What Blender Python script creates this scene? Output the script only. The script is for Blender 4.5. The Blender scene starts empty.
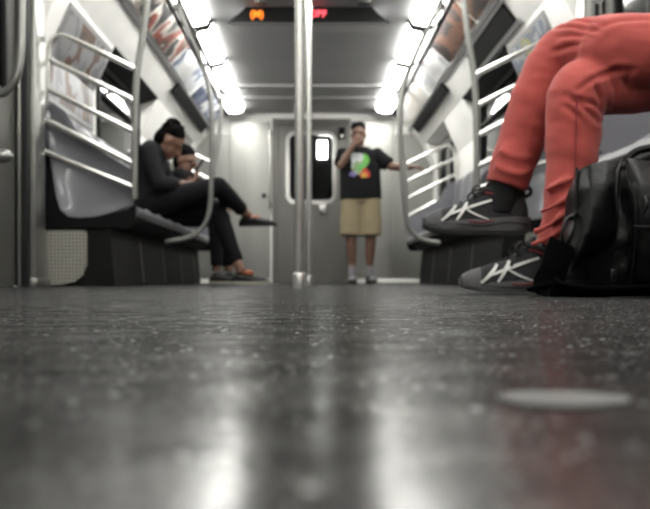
import bpy, bmesh, math, random
from mathutils import Vector, Matrix, noise
PI = math.pi
V = Vector
C = bpy.context.scene.collection
sc = bpy.context.scene

# ---------------------------------------------------------------- camera, world, exposure
cam_d = bpy.data.cameras.new('camera')
cam = bpy.data.objects.new('camera', cam_d); C.objects.link(cam)
cam.location = (0, 0, 0.034); cam.rotation_euler = (PI/2, 0, 0)
cam_d.sensor_width = 36; cam_d.lens = 36*860/650
cam_d.shift_x = 15/650; cam_d.shift_y = 25.8/650
cam_d.clip_start = 0.01
cam_d.dof.use_dof = True; cam_d.dof.focus_distance = 0.9; cam_d.dof.aperture_fstop = 10.6
sc.camera = cam
w = bpy.data.worlds.new('tunnel_dark'); sc.world = w; w.use_nodes = True
w.node_tree.nodes['Background'].inputs[0].default_value = (0.02, 0.02, 0.022, 1)
w.node_tree.nodes['Background'].inputs[1].default_value = 1.0
sc.view_settings.view_transform = 'Standard'; sc.view_settings.look = 'None'
sc.view_settings.gamma = 1; sc.view_settings.use_curve_mapping = False
sc.view_settings.exposure = 1.6
LAMP = 7.0

# ---------------------------------------------------------------- materials
def lin(c):
    return tuple(((x/255)/12.92 if x/255 <= 0.04045 else ((x/255+0.055)/1.055)**2.4) for x in c) + (1,)
DIM = .70   # overall reflectance of painted and fabric surfaces
KEEP = {'white_fibreglass', 'lamp_diffuser', 'led_orange', 'led_red', 'polished_tube', 'white_enamel', 'silver_stripe'}
def mat(name, col, rough=0.5, metal=0.0, bump=0.0, bscale=60, var=0.0, vscale=8, emit=None, estr=0, spec=0.5, stretch=None, coat=0, sheen=0):
    m = bpy.data.materials.new(name); m.use_nodes = True
    nt = m.node_tree; N = nt.nodes; L = nt.links; b = N['Principled BSDF']
    c = lin(col)
    if name not in KEEP: c = tuple(x*DIM for x in c[:3])+(1,)
    b.inputs['Base Color'].default_value = c
    b.inputs['Roughness'].default_value = rough
    b.inputs['Metallic'].default_value = metal
    b.inputs['Specular IOR Level'].default_value = spec
    b.inputs['Coat Weight'].default_value = coat
    b.inputs['Sheen Weight'].default_value = sheen
    if emit:
        b.inputs['Emission Color'].default_value = lin(emit); b.inputs['Emission Strength'].default_value = estr
    tc = N.new('ShaderNodeTexCoord'); mp = N.new('ShaderNodeMapping')
    L.new(tc.outputs['Object'], mp.inputs[0])
    if stretch: mp.inputs['Scale'].default_value = stretch
    if var:
        n = N.new('ShaderNodeTexNoise'); n.inputs['Scale'].default_value = vscale; n.inputs['Detail'].default_value = 5
        L.new(mp.outputs[0], n.inputs['Vector'])
        r = N.new('ShaderNodeValToRGB')
        r.color_ramp.elements[0].position = .3; r.color_ramp.elements[1].position = .7
        r.color_ramp.elements[0].color = tuple(x*(1-var) for x in c[:3])+(1,)
        r.color_ramp.elements[1].color = tuple(min(1, x*(1+var)) for x in c[:3])+(1,)
        L.new(n.outputs[0], r.inputs[0]); L.new(r.outputs[0], b.inputs['Base Color'])
    if bump:
        n = N.new('ShaderNodeTexNoise'); n.inputs['Scale'].default_value = bscale; n.inputs['Detail'].default_value = 4
        L.new(mp.outputs[0], n.inputs['Vector'])
        u = N.new('ShaderNodeBump'); u.inputs['Strength'].default_value = bump; u.inputs['Distance'].default_value = 0.004
        L.new(n.outputs[0], u.inputs['Height']); L.new(u.outputs[0], b.inputs['Normal'])
    return m

M = {}
M['steel'] = mat('brushed_steel', (176, 176, 171), .34, .85, .15, 30, .12, 3, stretch=(1, 1, .15))
M['steel_dark'] = mat('door_steel', (128, 127, 122), .4, .7, .15, 30, .12, 3, stretch=(1, 1, .2))
M['tube'] = mat('polished_tube', (200, 199, 195), .24, .8)
M['tube_dull'] = mat('satin_tube', (165, 165, 161), .34, .75)
M['wall'] = mat('white_fibreglass', (245, 244, 240), .3, .0, .05, 20, .05, 2)
M['wall_grey'] = mat('grey_fibreglass', (136, 136, 138), .4, .0, .05, 20, .05, 2)
M['ceil'] = mat('grey_ceiling', (196, 196, 197), .5, .0, .05, 20, .05, 2)
M['ceil_line'] = mat('ceiling_beam_grey', (212, 212, 212), .45)
M['black'] = mat('black_panel', (16, 16, 17), .6, .0, .1, 30, .2, 5, spec=.15)
M['seat'] = mat('seat_plastic', (132, 132, 138), .3, .0, .05, 15, .05, 3, coat=.2)
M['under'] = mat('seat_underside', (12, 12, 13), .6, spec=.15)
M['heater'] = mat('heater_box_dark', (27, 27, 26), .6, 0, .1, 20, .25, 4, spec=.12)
M['lamp'] = mat('lamp_diffuser', (255, 255, 250), .5, emit=(255, 254, 249), estr=LAMP)
M['lampcap'] = mat('lamp_cap', (120, 120, 118), .5)
M['frame'] = mat('ad_frame_steel', (176, 176, 176), .35, .6)
M['rubber'] = mat('rubber', (18, 18, 18), .6)
M['led_off'] = mat('display_black', (8, 8, 9), .35)
M['led_o'] = mat('led_orange', (120, 60, 10), emit=(255, 128, 30), estr=.75)
M['led_r'] = mat('led_red', (120, 30, 40), emit=(255, 84, 96), estr=.8)
M['skin'] = mat('skin', (146, 108, 90), .5, var=.08, vscale=20)
M['skin_dark'] = mat('skin_tan', (126, 94, 78), .5, var=.08, vscale=20)
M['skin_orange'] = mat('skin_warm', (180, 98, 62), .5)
M['hair'] = mat('black_hair', (9, 8, 8), .75, bump=.5, bscale=90, spec=.08)
M['sweater'] = mat('charcoal_knit', (36, 37, 40), .9, bump=.5, bscale=160, var=.15, vscale=40, spec=.2)
M['jeans'] = mat('black_denim', (20, 20, 22), .85, bump=.3, bscale=200, var=.15, vscale=12, spec=.2)
M['tee'] = mat('black_cotton', (25, 25, 26), .9, bump=.2, bscale=120, spec=.2)
M['khaki'] = mat('khaki_cotton', (160, 146, 116), .9, bump=.3, bscale=80, var=.08, vscale=10)
M['darkshoe'] = mat('dark_shoe', (16, 16, 17), .55)
M['whitesole'] = mat('pale_sole', (176, 172, 160), .6)
M['greysock'] = mat('grey_sock', (160, 160, 162), .9)
M['eye'] = mat('eye_dark', (30, 24, 22), .3)
M['phone'] = mat('phone_black', (20, 20, 22), .2)
M['greyshirt'] = mat('grey_cotton_shirt', (120, 120, 124), .9)
M['pants'] = mat('coral_red_twill', (200, 86, 78), .85, bump=.25, bscale=420, var=.07, vscale=9, sheen=.15)
M['shoe_up'] = mat('black_mesh_upper', (40, 40, 43), .75, bump=.9, bscale=330, var=.35, vscale=120)
M['shoe_toe'] = mat('grey_toe_overlay', (84, 84, 86), .6, bump=.3, bscale=200)
M['shoe_sole'] = mat('charcoal_midsole', (84, 84, 85), .6, bump=.3, bscale=60, var=.2, vscale=20)
M['stripe'] = mat('silver_stripe', (192, 192, 188), .4, .2)
M['lace'] = mat('black_lace', (24, 24, 26), .8)
M['redpipe'] = mat('red_lining', (150, 40, 52), .7)
M['blacksock'] = mat('black_sock', (20, 20, 22), .9)
M['leather'] = mat('black_leather', (5, 5, 6), .40, bump=.55, bscale=55, var=.2, vscale=12, spec=.22)
M['webbing'] = mat('black_webbing', (4, 4, 4), .75, bump=.6, bscale=300, spec=.03)
M['gunmetal'] = mat('gunmetal_clip', (70, 70, 72), .3, .9)
M['spot'] = mat('pale_gum', (100, 99, 97), .7, var=.1, vscale=90)
M['glass_dark'] = mat('dark_window_glass', (9, 9, 10), .08, spec=.6)
def grille_mat():
    m = mat('grille_steel', (165, 162, 152), .5, .2)
    nt = m.node_tree; N = nt.nodes; L = nt.links; b = N['Principled BSDF']
    tc = N.new('ShaderNodeTexCoord'); v = N.new('ShaderNodeTexVoronoi'); v.inputs['Scale'].default_value = 48; v.inputs['Randomness'].default_value = 0
    L.new(tc.outputs['Object'], v.inputs['Vector'])
    r = N.new('ShaderNodeValToRGB'); r.color_ramp.interpolation = 'CONSTANT'
    r.color_ramp.elements[0].color = (.12, .12, .11, 1); r.color_ramp.elements[1].position = .5; r.color_ramp.elements[1].color = lin((165, 162, 152))
    L.new(v.outputs['Distance'], r.inputs[0]); L.new(r.outputs[0], b.inputs['Base Color'])
    return m
M['grille'] = grille_mat()

def glass_mat():
    m = bpy.data.materials.new('window_glass'); m.use_nodes = True
    b = m.node_tree.nodes['Principled BSDF']
    b.inputs['Base Color'].default_value = (.8, .82, .82, 1); b.inputs['Roughness'].default_value = .02
    b.inputs['Transmission Weight'].default_value = 1; b.inputs['IOR'].default_value = 1.45
    return m
M['glass'] = glass_mat()

def floor_mat():
    m = bpy.data.materials.new('speckled_floor'); m.use_nodes = True
    nt = m.node_tree; N = nt.nodes; L = nt.links; b = N['Principled BSDF']
    tc = N.new('ShaderNodeTexCoord')
    base = (0.012, 0.012, 0.0125, 1)
    nz = N.new('ShaderNodeTexNoise'); nz.inputs['Scale'].default_value = 9; nz.inputs['Detail'].default_value = 6
    L.new(tc.outputs['Object'], nz.inputs['Vector'])
    rp = N.new('ShaderNodeValToRGB'); rp.color_ramp.elements[0].color = (.002, .002, .0021, 1); rp.color_ramp.elements[1].color = (.008, .008, .008, 1)
    L.new(nz.outputs[0], rp.inputs[0])
    cur = rp.outputs[0]
    # three sizes of stone flake, only some cells carry one
    for sca, rad, keep, colr in ((320, .25, .08, .42), (700, .30, .08, .26), (120, .17, .08, .5), (48, .08, .12, .5)):
        v = N.new('ShaderNodeTexVoronoi'); v.inputs['Scale'].default_value = sca; v.inputs['Randomness'].default_value = 1
        v.voronoi_dimensions = '2D'
        L.new(tc.outputs['Object'], v.inputs['Vector'])
        lt = N.new('ShaderNodeMath'); lt.operation = 'LESS_THAN'; L.new(v.outputs['Distance'], lt.inputs[0]); lt.inputs[1].default_value = rad
        sp = N.new('ShaderNodeSeparateColor'); L.new(v.outputs['Color'], sp.inputs[0])
        l2 = N.new('ShaderNodeMath'); l2.operation = 'LESS_THAN'; L.new(sp.outputs[0], l2.inputs[0]); l2.inputs[1].default_value = keep
        mu = N.new('ShaderNodeMath'); mu.operation = 'MULTIPLY'; L.new(lt.outputs[0], mu.inputs[0]); L.new(l2.outputs[0], mu.inputs[1])
        m2 = N.new('ShaderNodeMath'); m2.operation = 'MULTIPLY'; L.new(mu.outputs[0], m2.inputs[0]); L.new(sp.outputs[1], m2.inputs[1])
        mx = N.new('ShaderNodeMix'); mx.data_type = 'RGBA'
        L.new(m2.outputs[0], mx.inputs[0]); L.new(cur, mx.inputs[6]); mx.inputs[7].default_value = (colr, colr, colr*.98, 1)
        cur = mx.outputs[2]
    rn = N.new('ShaderNodeTexNoise'); rn.inputs['Scale'].default_value = 5; rn.inputs['Detail'].default_value = 4
    L.new(tc.outputs['Object'], rn.inputs['Vector'])
    mr = N.new('ShaderNodeMapRange'); mr.inputs[3].default_value = .14; mr.inputs[4].default_value = .27
    L.new(rn.outputs[0], mr.inputs[0])
    bn = N.new('ShaderNodeTexNoise'); bn.inputs['Scale'].default_value = 240; bn.inputs['Detail'].default_value = 3
    L.new(tc.outputs['Object'], bn.inputs['Vector'])
    bu = N.new('ShaderNodeBump'); bu.inputs['Strength'].default_value = .02; bu.inputs['Distance'].default_value = .001
    L.new(bn.outputs[0], bu.inputs['Height'])
    # worn dusty polish: the sheen never rises to a full mirror at grazing angles
    df = N.new('ShaderNodeBsdfDiffuse'); L.new(cur, df.inputs[0])
    gl = N.new('ShaderNodeBsdfGlossy'); gl.inputs[0].default_value = (.93, .93, .92, 1)
    L.new(mr.outputs[0], gl.inputs['Roughness']); L.new(bu.outputs[0], gl.inputs['Normal'])
    fr = N.new('ShaderNodeFresnel'); fr.inputs['IOR'].default_value = 1.48
    mn = N.new('ShaderNodeMath'); mn.operation = 'MINIMUM'; L.new(fr.outputs[0], mn.inputs[0]); mn.inputs[1].default_value = .24
    gn = N.new('ShaderNodeTexNoise'); gn.inputs['Scale'].default_value = 420; gn.inputs['Detail'].default_value = 4; L.new(tc.outputs['Object'], gn.inputs['Vector'])
    g2 = N.new('ShaderNodeTexNoise'); g2.inputs['Scale'].default_value = 26; g2.inputs['Detail'].default_value = 4; L.new(tc.outputs['Object'], g2.inputs['Vector'])
    ga = N.new('ShaderNodeMath'); ga.operation = 'MULTIPLY'; L.new(gn.outputs[0], ga.inputs[0]); L.new(g2.outputs[0], ga.inputs[1])
    gm = N.new('ShaderNodeMapRange'); gm.inputs[1].default_value = .15; gm.inputs[2].default_value = .38; gm.inputs[3].default_value = .5; gm.inputs[4].default_value = 1.25
    L.new(ga.outputs[0], gm.inputs[0])
    mm = N.new('ShaderNodeMath'); mm.operation = 'MULTIPLY'; L.new(mn.outputs[0], mm.inputs[0]); L.new(gm.outputs[0], mm.inputs[1])
    ms = N.new('ShaderNodeMixShader'); L.new(mm.outputs[0], ms.inputs[0]); L.new(df.outputs[0], ms.inputs[1]); L.new(gl.outputs[0], ms.inputs[2])
    L.new(ms.outputs[0], N['Material Output'].inputs['Surface'])
    N.remove(b)
    return m
M['floor'] = floor_mat()

def dl(c): return tuple(x*DIM for x in lin(c)[:3])+(1,)
def ad_mat(name, cols, scale=3.0, seed=0, soft=False, rough=.35):
    m = bpy.data.materials.new(name); m.use_nodes = True
    scale = scale*.55; nt = m.node_tree; N = nt.nodes; L = nt.links; b = N['Principled BSDF']
    tc = N.new('ShaderNodeTexCoord'); mp = N.new('ShaderNodeMapping'); mp.inputs['Location'].default_value = (seed*3.1, seed*1.7, seed)
    L.new(tc.outputs['Object'], mp.inputs[0])
    n = N.new('ShaderNodeTexNoise'); n.inputs['Scale'].default_value = scale; n.inputs['Detail'].default_value = 2
    L.new(mp.outputs[0], n.inputs['Vector'])
    r = N.new('ShaderNodeValToRGB'); cr = r.color_ramp; cr.interpolation = 'LINEAR' if soft else 'CONSTANT'
    k = len(cols)
    cr.elements[0].position = 0; cr.elements[0].color = dl(cols[0]); cr.elements[1].position = .3+.4*(k-1)/k; cr.elements[1].color = dl(cols[-1])
    for i in range(1, k-1):
        e = cr.elements.new(.3+.4*i/k); e.color = dl(cols[i])
    L.new(n.outputs[0], r.inputs[0]); L.new(r.outputs[0], b.inputs['Base Color']); b.inputs['Roughness'].default_value = rough
    return m

# ---------------------------------------------------------------- mesh helpers
def new(): return bmesh.new()
def smoothpath(pts, n=6):
    pts = [V(p) for p in pts]
    if len(pts) < 3: return pts
    out = []
    for i in range(len(pts)-1):
        p0 = pts[max(i-1, 0)]; p1 = pts[i]; p2 = pts[i+1]; p3 = pts[min(i+2, len(pts)-1)]
        for k in range(n):
            t = k/n
            out.append(0.5*((2*p1)+(p2-p0)*t+(2*p0-5*p1+4*p2-p3)*t*t+(3*p1-p0-3*p2+p3)*t**3))
    out.append(pts[-1]); return out
def lerp_list(vals, n):
    out = []
    for i in range(len(vals)-1):
        for k in range(n): out.append(vals[i]+(vals[i+1]-vals[i])*k/n)
    out.append(vals[-1]); return out
def loft(bm, pts, rad, segs=16, side=None, smooth=0, cap=True):
    """tube along pts. rad: list of r or (r_side, r_other)."""
    pts = [V(p) for p in pts]
    if not isinstance(rad, (list, tuple)): rad = [rad]*len(pts)
    rad = [r if isinstance(r, tuple) else (r, r) for r in rad]
    if smooth:
        a = lerp_list([r[0] for r in rad], smooth); b = lerp_list([r[1] for r in rad], smooth)
        pts = smoothpath(pts, smooth); rad = list(zip(a, b))
    n = len(pts); rings = []
    up = None
    for i in range(n):
        t = (pts[min(i+1, n-1)]-pts[max(i-1, 0)])
        if t.length < 1e-9: t = V((0, 0, 1))
        t.normalize()
        s = V(side) if side is not None else (up if up is not None else (V((0, 0, 1)) if abs(t.z) < .9 else V((0, 1, 0))))
        s = s - t*s.dot(t)
        if s.length < 1e-5: s = t.orthogonal()
        s.normalize(); u = t.cross(s); up = s
        ring = []
        for k in range(segs):
            a = 2*PI*k/segs
            ring.append(bm.verts.new(pts[i]+s*math.cos(a)*rad[i][0]+u*math.sin(a)*rad[i][1]))
        rings.append(ring)
    for i in range(n-1):
        for k in range(segs):
            bm.faces.new((rings[i][k], rings[i][(k+1) % segs], rings[i+1][(k+1) % segs], rings[i+1][k]))
    if cap:
        bm.faces.new(list(reversed(rings[0]))); bm.faces.new(rings[-1])
def ball(bm, c, r, axes=None, seg=16):
    c = V(c); r = r if isinstance(r, (tuple, list)) else (r, r, r)
    mt = Matrix.Translation(c)
    R = Matrix.Identity(4)
    if axes: 
        R = Matrix((axes[0], axes[1], axes[2])).transposed().to_4x4()
    mt = mt @ R @ Matrix.Diagonal((r[0], r[1], r[2], 1))
    bmesh.ops.create_uvsphere(bm, u_segments=seg, v_segments=max(8, seg*2//3), radius=1, matrix=mt)
def box(bm, lo, hi, bev=0, mt=None):
    lo = V(lo); hi = V(hi)
    c = (lo+hi)/2; s = hi-lo
    m = Matrix.Translation(c) @ Matrix.Diagonal((s.x, s.y, s.z, 1))
    if mt is not None: m = mt @ m
    r = bmesh.ops.create_cube(bm, size=1, matrix=m)
    if bev:
        es = list({e for v in r['verts'] for e in v.link_edges})
        bmesh.ops.bevel(bm, geom=es, offset=bev, segments=2, affect='EDGES', profile=.5)
def prism(bm, poly, p2v, a, b):
    """poly of 2D points; p2v(u,v,w) -> 3D; extrude between w=a and w=b"""
    A = [bm.verts.new(p2v(u, v, a)) for u, v in poly]; B = [bm.verts.new(p2v(u, v, b)) for u, v in poly]
    n = len(poly)
    bm.faces.new(A); bm.faces.new(list(reversed(B)))
    for i in range(n): bm.faces.new((A[i], B[i], B[(i+1) % n], A[(i+1) % n]))
def cyl(bm, a, b, r, segs=20): loft(bm, [a, b], r, segs)

def obj(name, bm, m, parent=None, smooth=True, label=None):
    bmesh.ops.recalc_face_normals(bm, faces=bm.faces)
    me = bpy.data.meshes.new(name)
    if smooth:
        for f in bm.faces: f.smooth = True
        for e in bm.edges:
            if len(e.link_faces) == 2 and e.calc_face_angle(0) > .7: e.smooth = False
    bm.to_mesh(me); bm.free()
    o = bpy.data.objects.new(name, me); C.objects.link(o)
    if isinstance(m, (list, tuple)):
        for x in m: me.materials.append(x)
    else: me.materials.append(m)
    if parent is not None:
        o.parent = parent; o.matrix_parent_inverse = Matrix.Translation(-parent.location) if False else Matrix.Identity(4)
        if parent.location.length > 0 or parent.parent:
            # vertices are written in world space: bring them into the parent's space
            pw = world_loc(parent)
            me.transform(Matrix.Translation(-pw))
    if label: o['label'] = label
    return o
def world_loc(o):
    l = V(o.location)
    while o.parent: o = o.parent; l += V(o.location)
    return l
def thing(name, label, cat, loc=(0, 0, 0), group=None):
    o = bpy.data.objects.new(name, None); C.objects.link(o); o.location = loc; o.empty_display_size = .1
    o['label'] = label; o['category'] = cat
    if group: o['group'] = group
    return o
def tag(o, label, cat, group=None):
    o['label'] = label; o['category'] = cat
    if group: o['group'] = group
    return o
def recenter(o, loc):
    loc = V(loc); o.data.transform(Matrix.Translation(-loc)); o.location = loc; return o
def struct(name, bm, m, parent=None, smooth=False):
    o = obj(name, bm, m, parent, smooth)
    if parent is None: o['kind'] = 'structure'
    return o
def remesh(o, voxel, it=4, fac=.5):
    """fuse the volumes of o into one continuous skin"""
    a = o.modifiers.new('r', 'REMESH'); a.mode = 'VOXEL'; a.voxel_size = voxel; a.use_smooth_shade = True
    if it:
        s = o.modifiers.new('s', 'SMOOTH'); s.iterations = it; s.factor = fac
    bpy.context.view_layer.update()
    dg = bpy.context.evaluated_depsgraph_get()
    me = bpy.data.meshes.new_from_object(o.evaluated_get(dg))
    o.modifiers.clear(); old = o.data; mats = list(old.materials)
    o.data = me; me.name = old.name
    me.materials.clear()
    for x in mats: me.materials.append(x)
    me.shade_smooth()
    bpy.data.meshes.remove(old)
    return o

# ---------------------------------------------------------------- the car
X0 = 1.55          # inner half width
Y0, Y1 = -2.4, 10.75
ZC = 2.12

bm = new(); box(bm, (-1.62, Y0-.1, -.06), (1.62, Y1+.1, 0)); struct('floor', bm, M['floor'])

# ceiling: flat centre panel, raised backing above lamps and adverts
bm = new()
box(bm, (-.79, Y0, ZC), (.79, Y1, ZC+.04))
for s in (-1, 1):
    lo, hi = sorted((s*.785, s*1.7)); box(bm, (lo, Y0-.1, ZC+.02), (hi, Y1+.1, ZC+.1))
struct('ceiling', bm, M['ceil'])
for i, y in enumerate((9.15, 9.75)):
    bm = new(); box(bm, (-.785, y, ZC-.025), (.785, y+.09, ZC+.005), .006); t = struct('trim_%d' % (i+1), bm, M['ceil_line'])

DOORS = [(3.06, 4.56), (9.05, 10.35)]
WINS = [(6.25, 7.75)]
def wall(s, name):
    bm = new()
    def bx(y0, y1, z0, z1, x0=X0, x1=X0+.06):
        lo, hi = sorted((s*x0, s*x1)); box(bm, (lo, y0, z0), (hi, y1, z1))
    segs = [(Y0, DOORS[0][0]), (DOORS[0][1], WINS[0][0]), (WINS[0][1], DOORS[1][0]), (DOORS[1][1], Y1)]
    for a, b in segs: bx(a, b, -.02, 1.67)
    bx(*WINS[0], -.02, 1.06); bx(*WINS[0], 1.62, 1.67)
    # door openings stay open below 1.74
    # sloped upper wall
    def p(u, v, w): return V((s*u, w, v))
    prism(bm, [(1.24, 1.90), (1.40, 1.705), (X0, 1.66), (X0+.06, 1.66), (X0+.06, 2.16), (1.27, 2.16), (1.24, 2.0)], p, Y0, Y1)
    for a, b in ((Y0, 3.0), (4.84, 6.15), (7.85, 9.0), (10.4, Y1)):
        prism(bm, [(1.40, 1.705), (1.548, 1.37), (1.56, 1.37), (1.56, 1.68)], p, a, b)
    return struct(name, bm, M['wall'])
wall(-1, 'wall_left'); wall(1, 'wall_right')
# grey lower wainscot between the doors, both sides
for s, nm in ((-1, 'left'), (1, 'right')):
    bm = new()
    lo, hi = sorted((s*(X0-.006), s*X0))
    for a, b in ((Y0, 3.0), (4.85, 8.95)): box(bm, (lo, a, 0), (hi, b, 1.04))
    struct('baseboard_'+nm, bm, M['wall_grey'])

n = 0
for s in (-1, 1):
    # window with frame and glass
    n += 1
    a, b = WINS[0]
    root = bpy.data.objects.new('window_%d' % n, None); C.objects.link(root); root['kind'] = 'structure'
    bm = new()
    for (y0, y1, z0, z1) in ((a-.02, b+.02, 1.03, 1.08), (a-.02, b+.02, 1.60, 1.655), (a-.02, a+.05, 1.03, 1.655), (b-.05, b+.02, 1.03, 1.655), (a, b, 1.40, 1.43)):
        lo, hi = sorted((s*(X0-.02), s*(X0+.03))); box(bm, (lo, y0, z0), (hi, y1, z1), .004)
    obj('window_frame', bm, M['heater'], root)
    bm = new(); lo, hi = sorted((s*(X0+.01), s*(X0+.018))); box(bm, (lo, a, 1.06), (hi, b, 1.62)); obj('window_pane', bm, M['glass'], root)
    bm = new(); lo, hi = sorted((s*(X0+.3), s*(X0+.32))); box(bm, (lo, a-.8, .6), (hi, b+.8, 2.1)); obj('tunnel_wall', bm, M['black'], root)
dn = 0
for s in (-1, 1):
    for (a, b) in DOORS:
        dn += 1
        root = bpy.data.objects.new('door_%d' % (dn+1), None); C.objects.link(root); root['kind'] = 'structure'
        mid = (a+b)/2
        for (y0, y1) in ((a, mid-.004), (mid+.004, b)):
            bm = new()
            wy0, wy1, wz0, wz1 = y0+.15, y1-.15, 1.0, 1.55
            def q(yy0, yy1, z0, z1):
                lo, hi = sorted((s*(X0+.012), s*(X0+.05))); box(bm, (lo, yy0, z0), (hi, yy1, z1))
            q(y0, wy0, .005, 1.66); q(wy1, y1, .005, 1.66); q(wy0, wy1, .005, wz0); q(wy0, wy1, wz1, 1.66)
            leaf = obj('door_leaf', bm, M['steel_dark'] if a < 5 else M['steel'], root)
            bm = new()
            for (ya, yb, za, zb) in ((wy0-.02, wy1+.02, wz0-.02, wz0+.01), (wy0-.02, wy1+.02, wz1-.01, wz1+.02), (wy0-.02, wy0+.01, wz0, wz1), (wy1-.01, wy1+.02, wz0, wz1)):
                lo, hi = sorted((s*(X0+.004), s*(X0+.03))); box(bm, (lo, ya, za), (hi, yb, zb), .003)
            obj('window_frame', bm, M['rubber'], leaf)
            bm = new(); lo, hi = sorted((s*(X0+.03), s*(X0+.036))); box(bm, (lo, wy0, wz0), (hi, wy1, wz1)); obj('window_pane', bm, M['glass_dark'], leaf)
        bm = new()
        for y in (a-.03, b):
            lo, hi = sorted((s*(X0-.015), s*(X0+.06))); box(bm, (lo, y, 0), (hi, y+.03, 1.66), .004)
        obj('door_jamb', bm, M['steel'], root)
        # dark header under the advert strip
        bm = new()
        prism(bm, [(1.238, 1.899), (1.31, 1.811), (1.296, 1.795), (1.222, 1.88)], lambda u, v, ww, s=s: V((s*u, ww, v)), a-1.0, b-.05)
        obj('door_header', bm, M['black'], root)

for s, k in ((-1, 7), (1, 8)):
    bm = new(); prism(bm, [(1.392, 1.712), (1.385, 1.69), (1.548, 1.635), (1.548, 1.655), (1.404, 1.700)], lambda u, v, ww, s=s: V((s*u, ww, v)), 6.15, 7.85)
    struct('trim_%d' % k, bm, M['heater'])
# door pillars beside the near doorway (light steel column with dark gap)
for s, side in ((-1, 'left'), (1, 'right')):
    t = thing('door_pillar', 'pale steel door pillar at the near edge of the far %s bench' % side, 'pillar', (s*1.5, 4.68, 0))
    bm = new(); lo, hi = sorted((s*1.475, s*1.549)); box(bm, (lo, 4.62, 0), (hi, 4.80, 1.66), .012); obj('column', bm, M['steel'], t)
    bm = new(); lo, hi = sorted((s*1.50, s*1.549)); box(bm, (lo, 4.565, 0), (hi, 4.61, 1.66), .004); obj('rubber_seal', bm, M['rubber'], t)
    bm = new(); lo, hi = sorted((s*1.46, s*1.549)); box(bm, (lo, 4.60, 0), (hi, 4.84, .045), .008); obj('foot_plate', bm, M['steel'], t)

# end wall, facing the camera
DX0, DX1 = -.41, .45
bm = new()
box(bm, (-1.62, Y1, -.02), (DX0-.04, Y1+.06, 2.2)); box(bm, (DX1+.04, Y1, -.02), (1.62, Y1+.06, 2.2)); box(bm, (DX0-.04, Y1, 2.0), (DX1+.04, Y1+.06, 2.2))
struct('wall_far', bm, M['wall'])
bm = new(); box(bm, (-1.62, Y0-.06, -.02), (1.62, Y0, 2.2)); struct('wall_back', bm, M['steel_dark'])
# equipment cabinets / corner panels of the end wall
bm = new()
box(bm, (-1.54, Y1-.015, .06), (-1.003, Y1, 1.86), .006); box(bm, (-1.0, Y1-.02, .06), (-.50, Y1, 2.02), .006)
box(bm, (1.043, Y1-.015, .06), (1.54, Y1, 1.86), .006); box(bm, (.52, Y1-.02, .06), (1.04, Y1, 2.02), .006)
struct('trim_5', bm, M['steel'])
bm = new()
for (x0, x1, z0, z1) in ((DX0-.06, DX0, 0, 2.0), (DX1, DX1+.06, 0, 2.0), (DX0-.06, DX1+.06, 1.98, 2.05)):
    box(bm, (x0, Y1-.03, z0), (x1, Y1+.03, z1), .006)
struct('trim_6', bm, M['steel_dark'])
root = bpy.data.objects.new('door_1', None); C.objects.link(root); root['kind'] = 'structure'
def rrect(x0, x1, z0, z1, r, k=5):
    pts = []
    for cx, cz, a0 in ((x1-r, z1-r, 0), (x0+r, z1-r, 90), (x0+r, z0+r, 180), (x1-r, z0+r, 270)):
        for i in range(k+1):
            a = math.radians(a0+90*i/k); pts.append((cx+r*math.cos(a), cz+r*math.sin(a)))
    return pts
WX0, WX1, WZ0, WZ1 = -.27, .295, 1.02, 1.86
outer = rrect(DX0, DX1, .005, 1.98, .01); inner = rrect(WX0, WX1, WZ0, WZ1, .08)
def ring_plate(bm, outer, inner, y0, y1):
    n = len(outer)
    vs = [[bm.verts.new((p[0], y, p[1])) for p in L] for y in (y0, y1) for L in (outer, inner)]
    o0, i0, o1, i1 = vs
    for k in range(n):
        j = (k+1) % n
        bm.faces.new((o0[k], o0[j], i0[j], i0[k])); bm.faces.new((o1[k], i1[k], i1[j], o1[j]))
        bm.faces.new((o0[k], o1[k], o1[j], o0[j])); bm.faces.new((i0[k], i0[j], i1[j], i1[k]))
bm = new(); ring_plate(bm, outer, inner, Y1, Y1+.04); leaf = obj('door_leaf', bm, M['steel_dark'], root, smooth=False)
bm = new(); ring_plate(bm, rrect(WX0-.035, WX1+.035, WZ0-.035, WZ1+.035, .11), rrect(WX0+.015, WX1-.015, WZ0+.015, WZ1-.015, .07), Y1-.02, Y1+.03)
obj('window_frame', bm, M['tube'], leaf, smooth=False)
bm = new(); prism(bm, rrect(WX0, WX1, WZ0, WZ1, .08), lambda u, v, ww: V((u, ww, v)), Y1+.02, Y1+.026); obj('window_pane', bm, M['glass'], leaf, smooth=False)
bm = new(); box(bm, (.12, Y1-.05, .86), (.2, Y1, .98), .01); cyl(bm, (.16, Y1-.07, .92), (.16, Y1, .92), .02); obj('door_latch', bm, M['tube'], leaf)
# lit vestibule of the next car behind the door glass
bm = new(); box(bm, (-.9, Y1+.9, 0), (.9, Y1+.94, 2.2)); o = struct('wall_next_car', bm, M['black'])
bm = new(); box(bm, (.10, Y1+.86, 1.68), (.23, Y1+.899, 1.92)); tag(obj('carriage_lamp', bm, M['lamp']), 'small bright lamp seen through the end door window', 'lamp')
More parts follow.
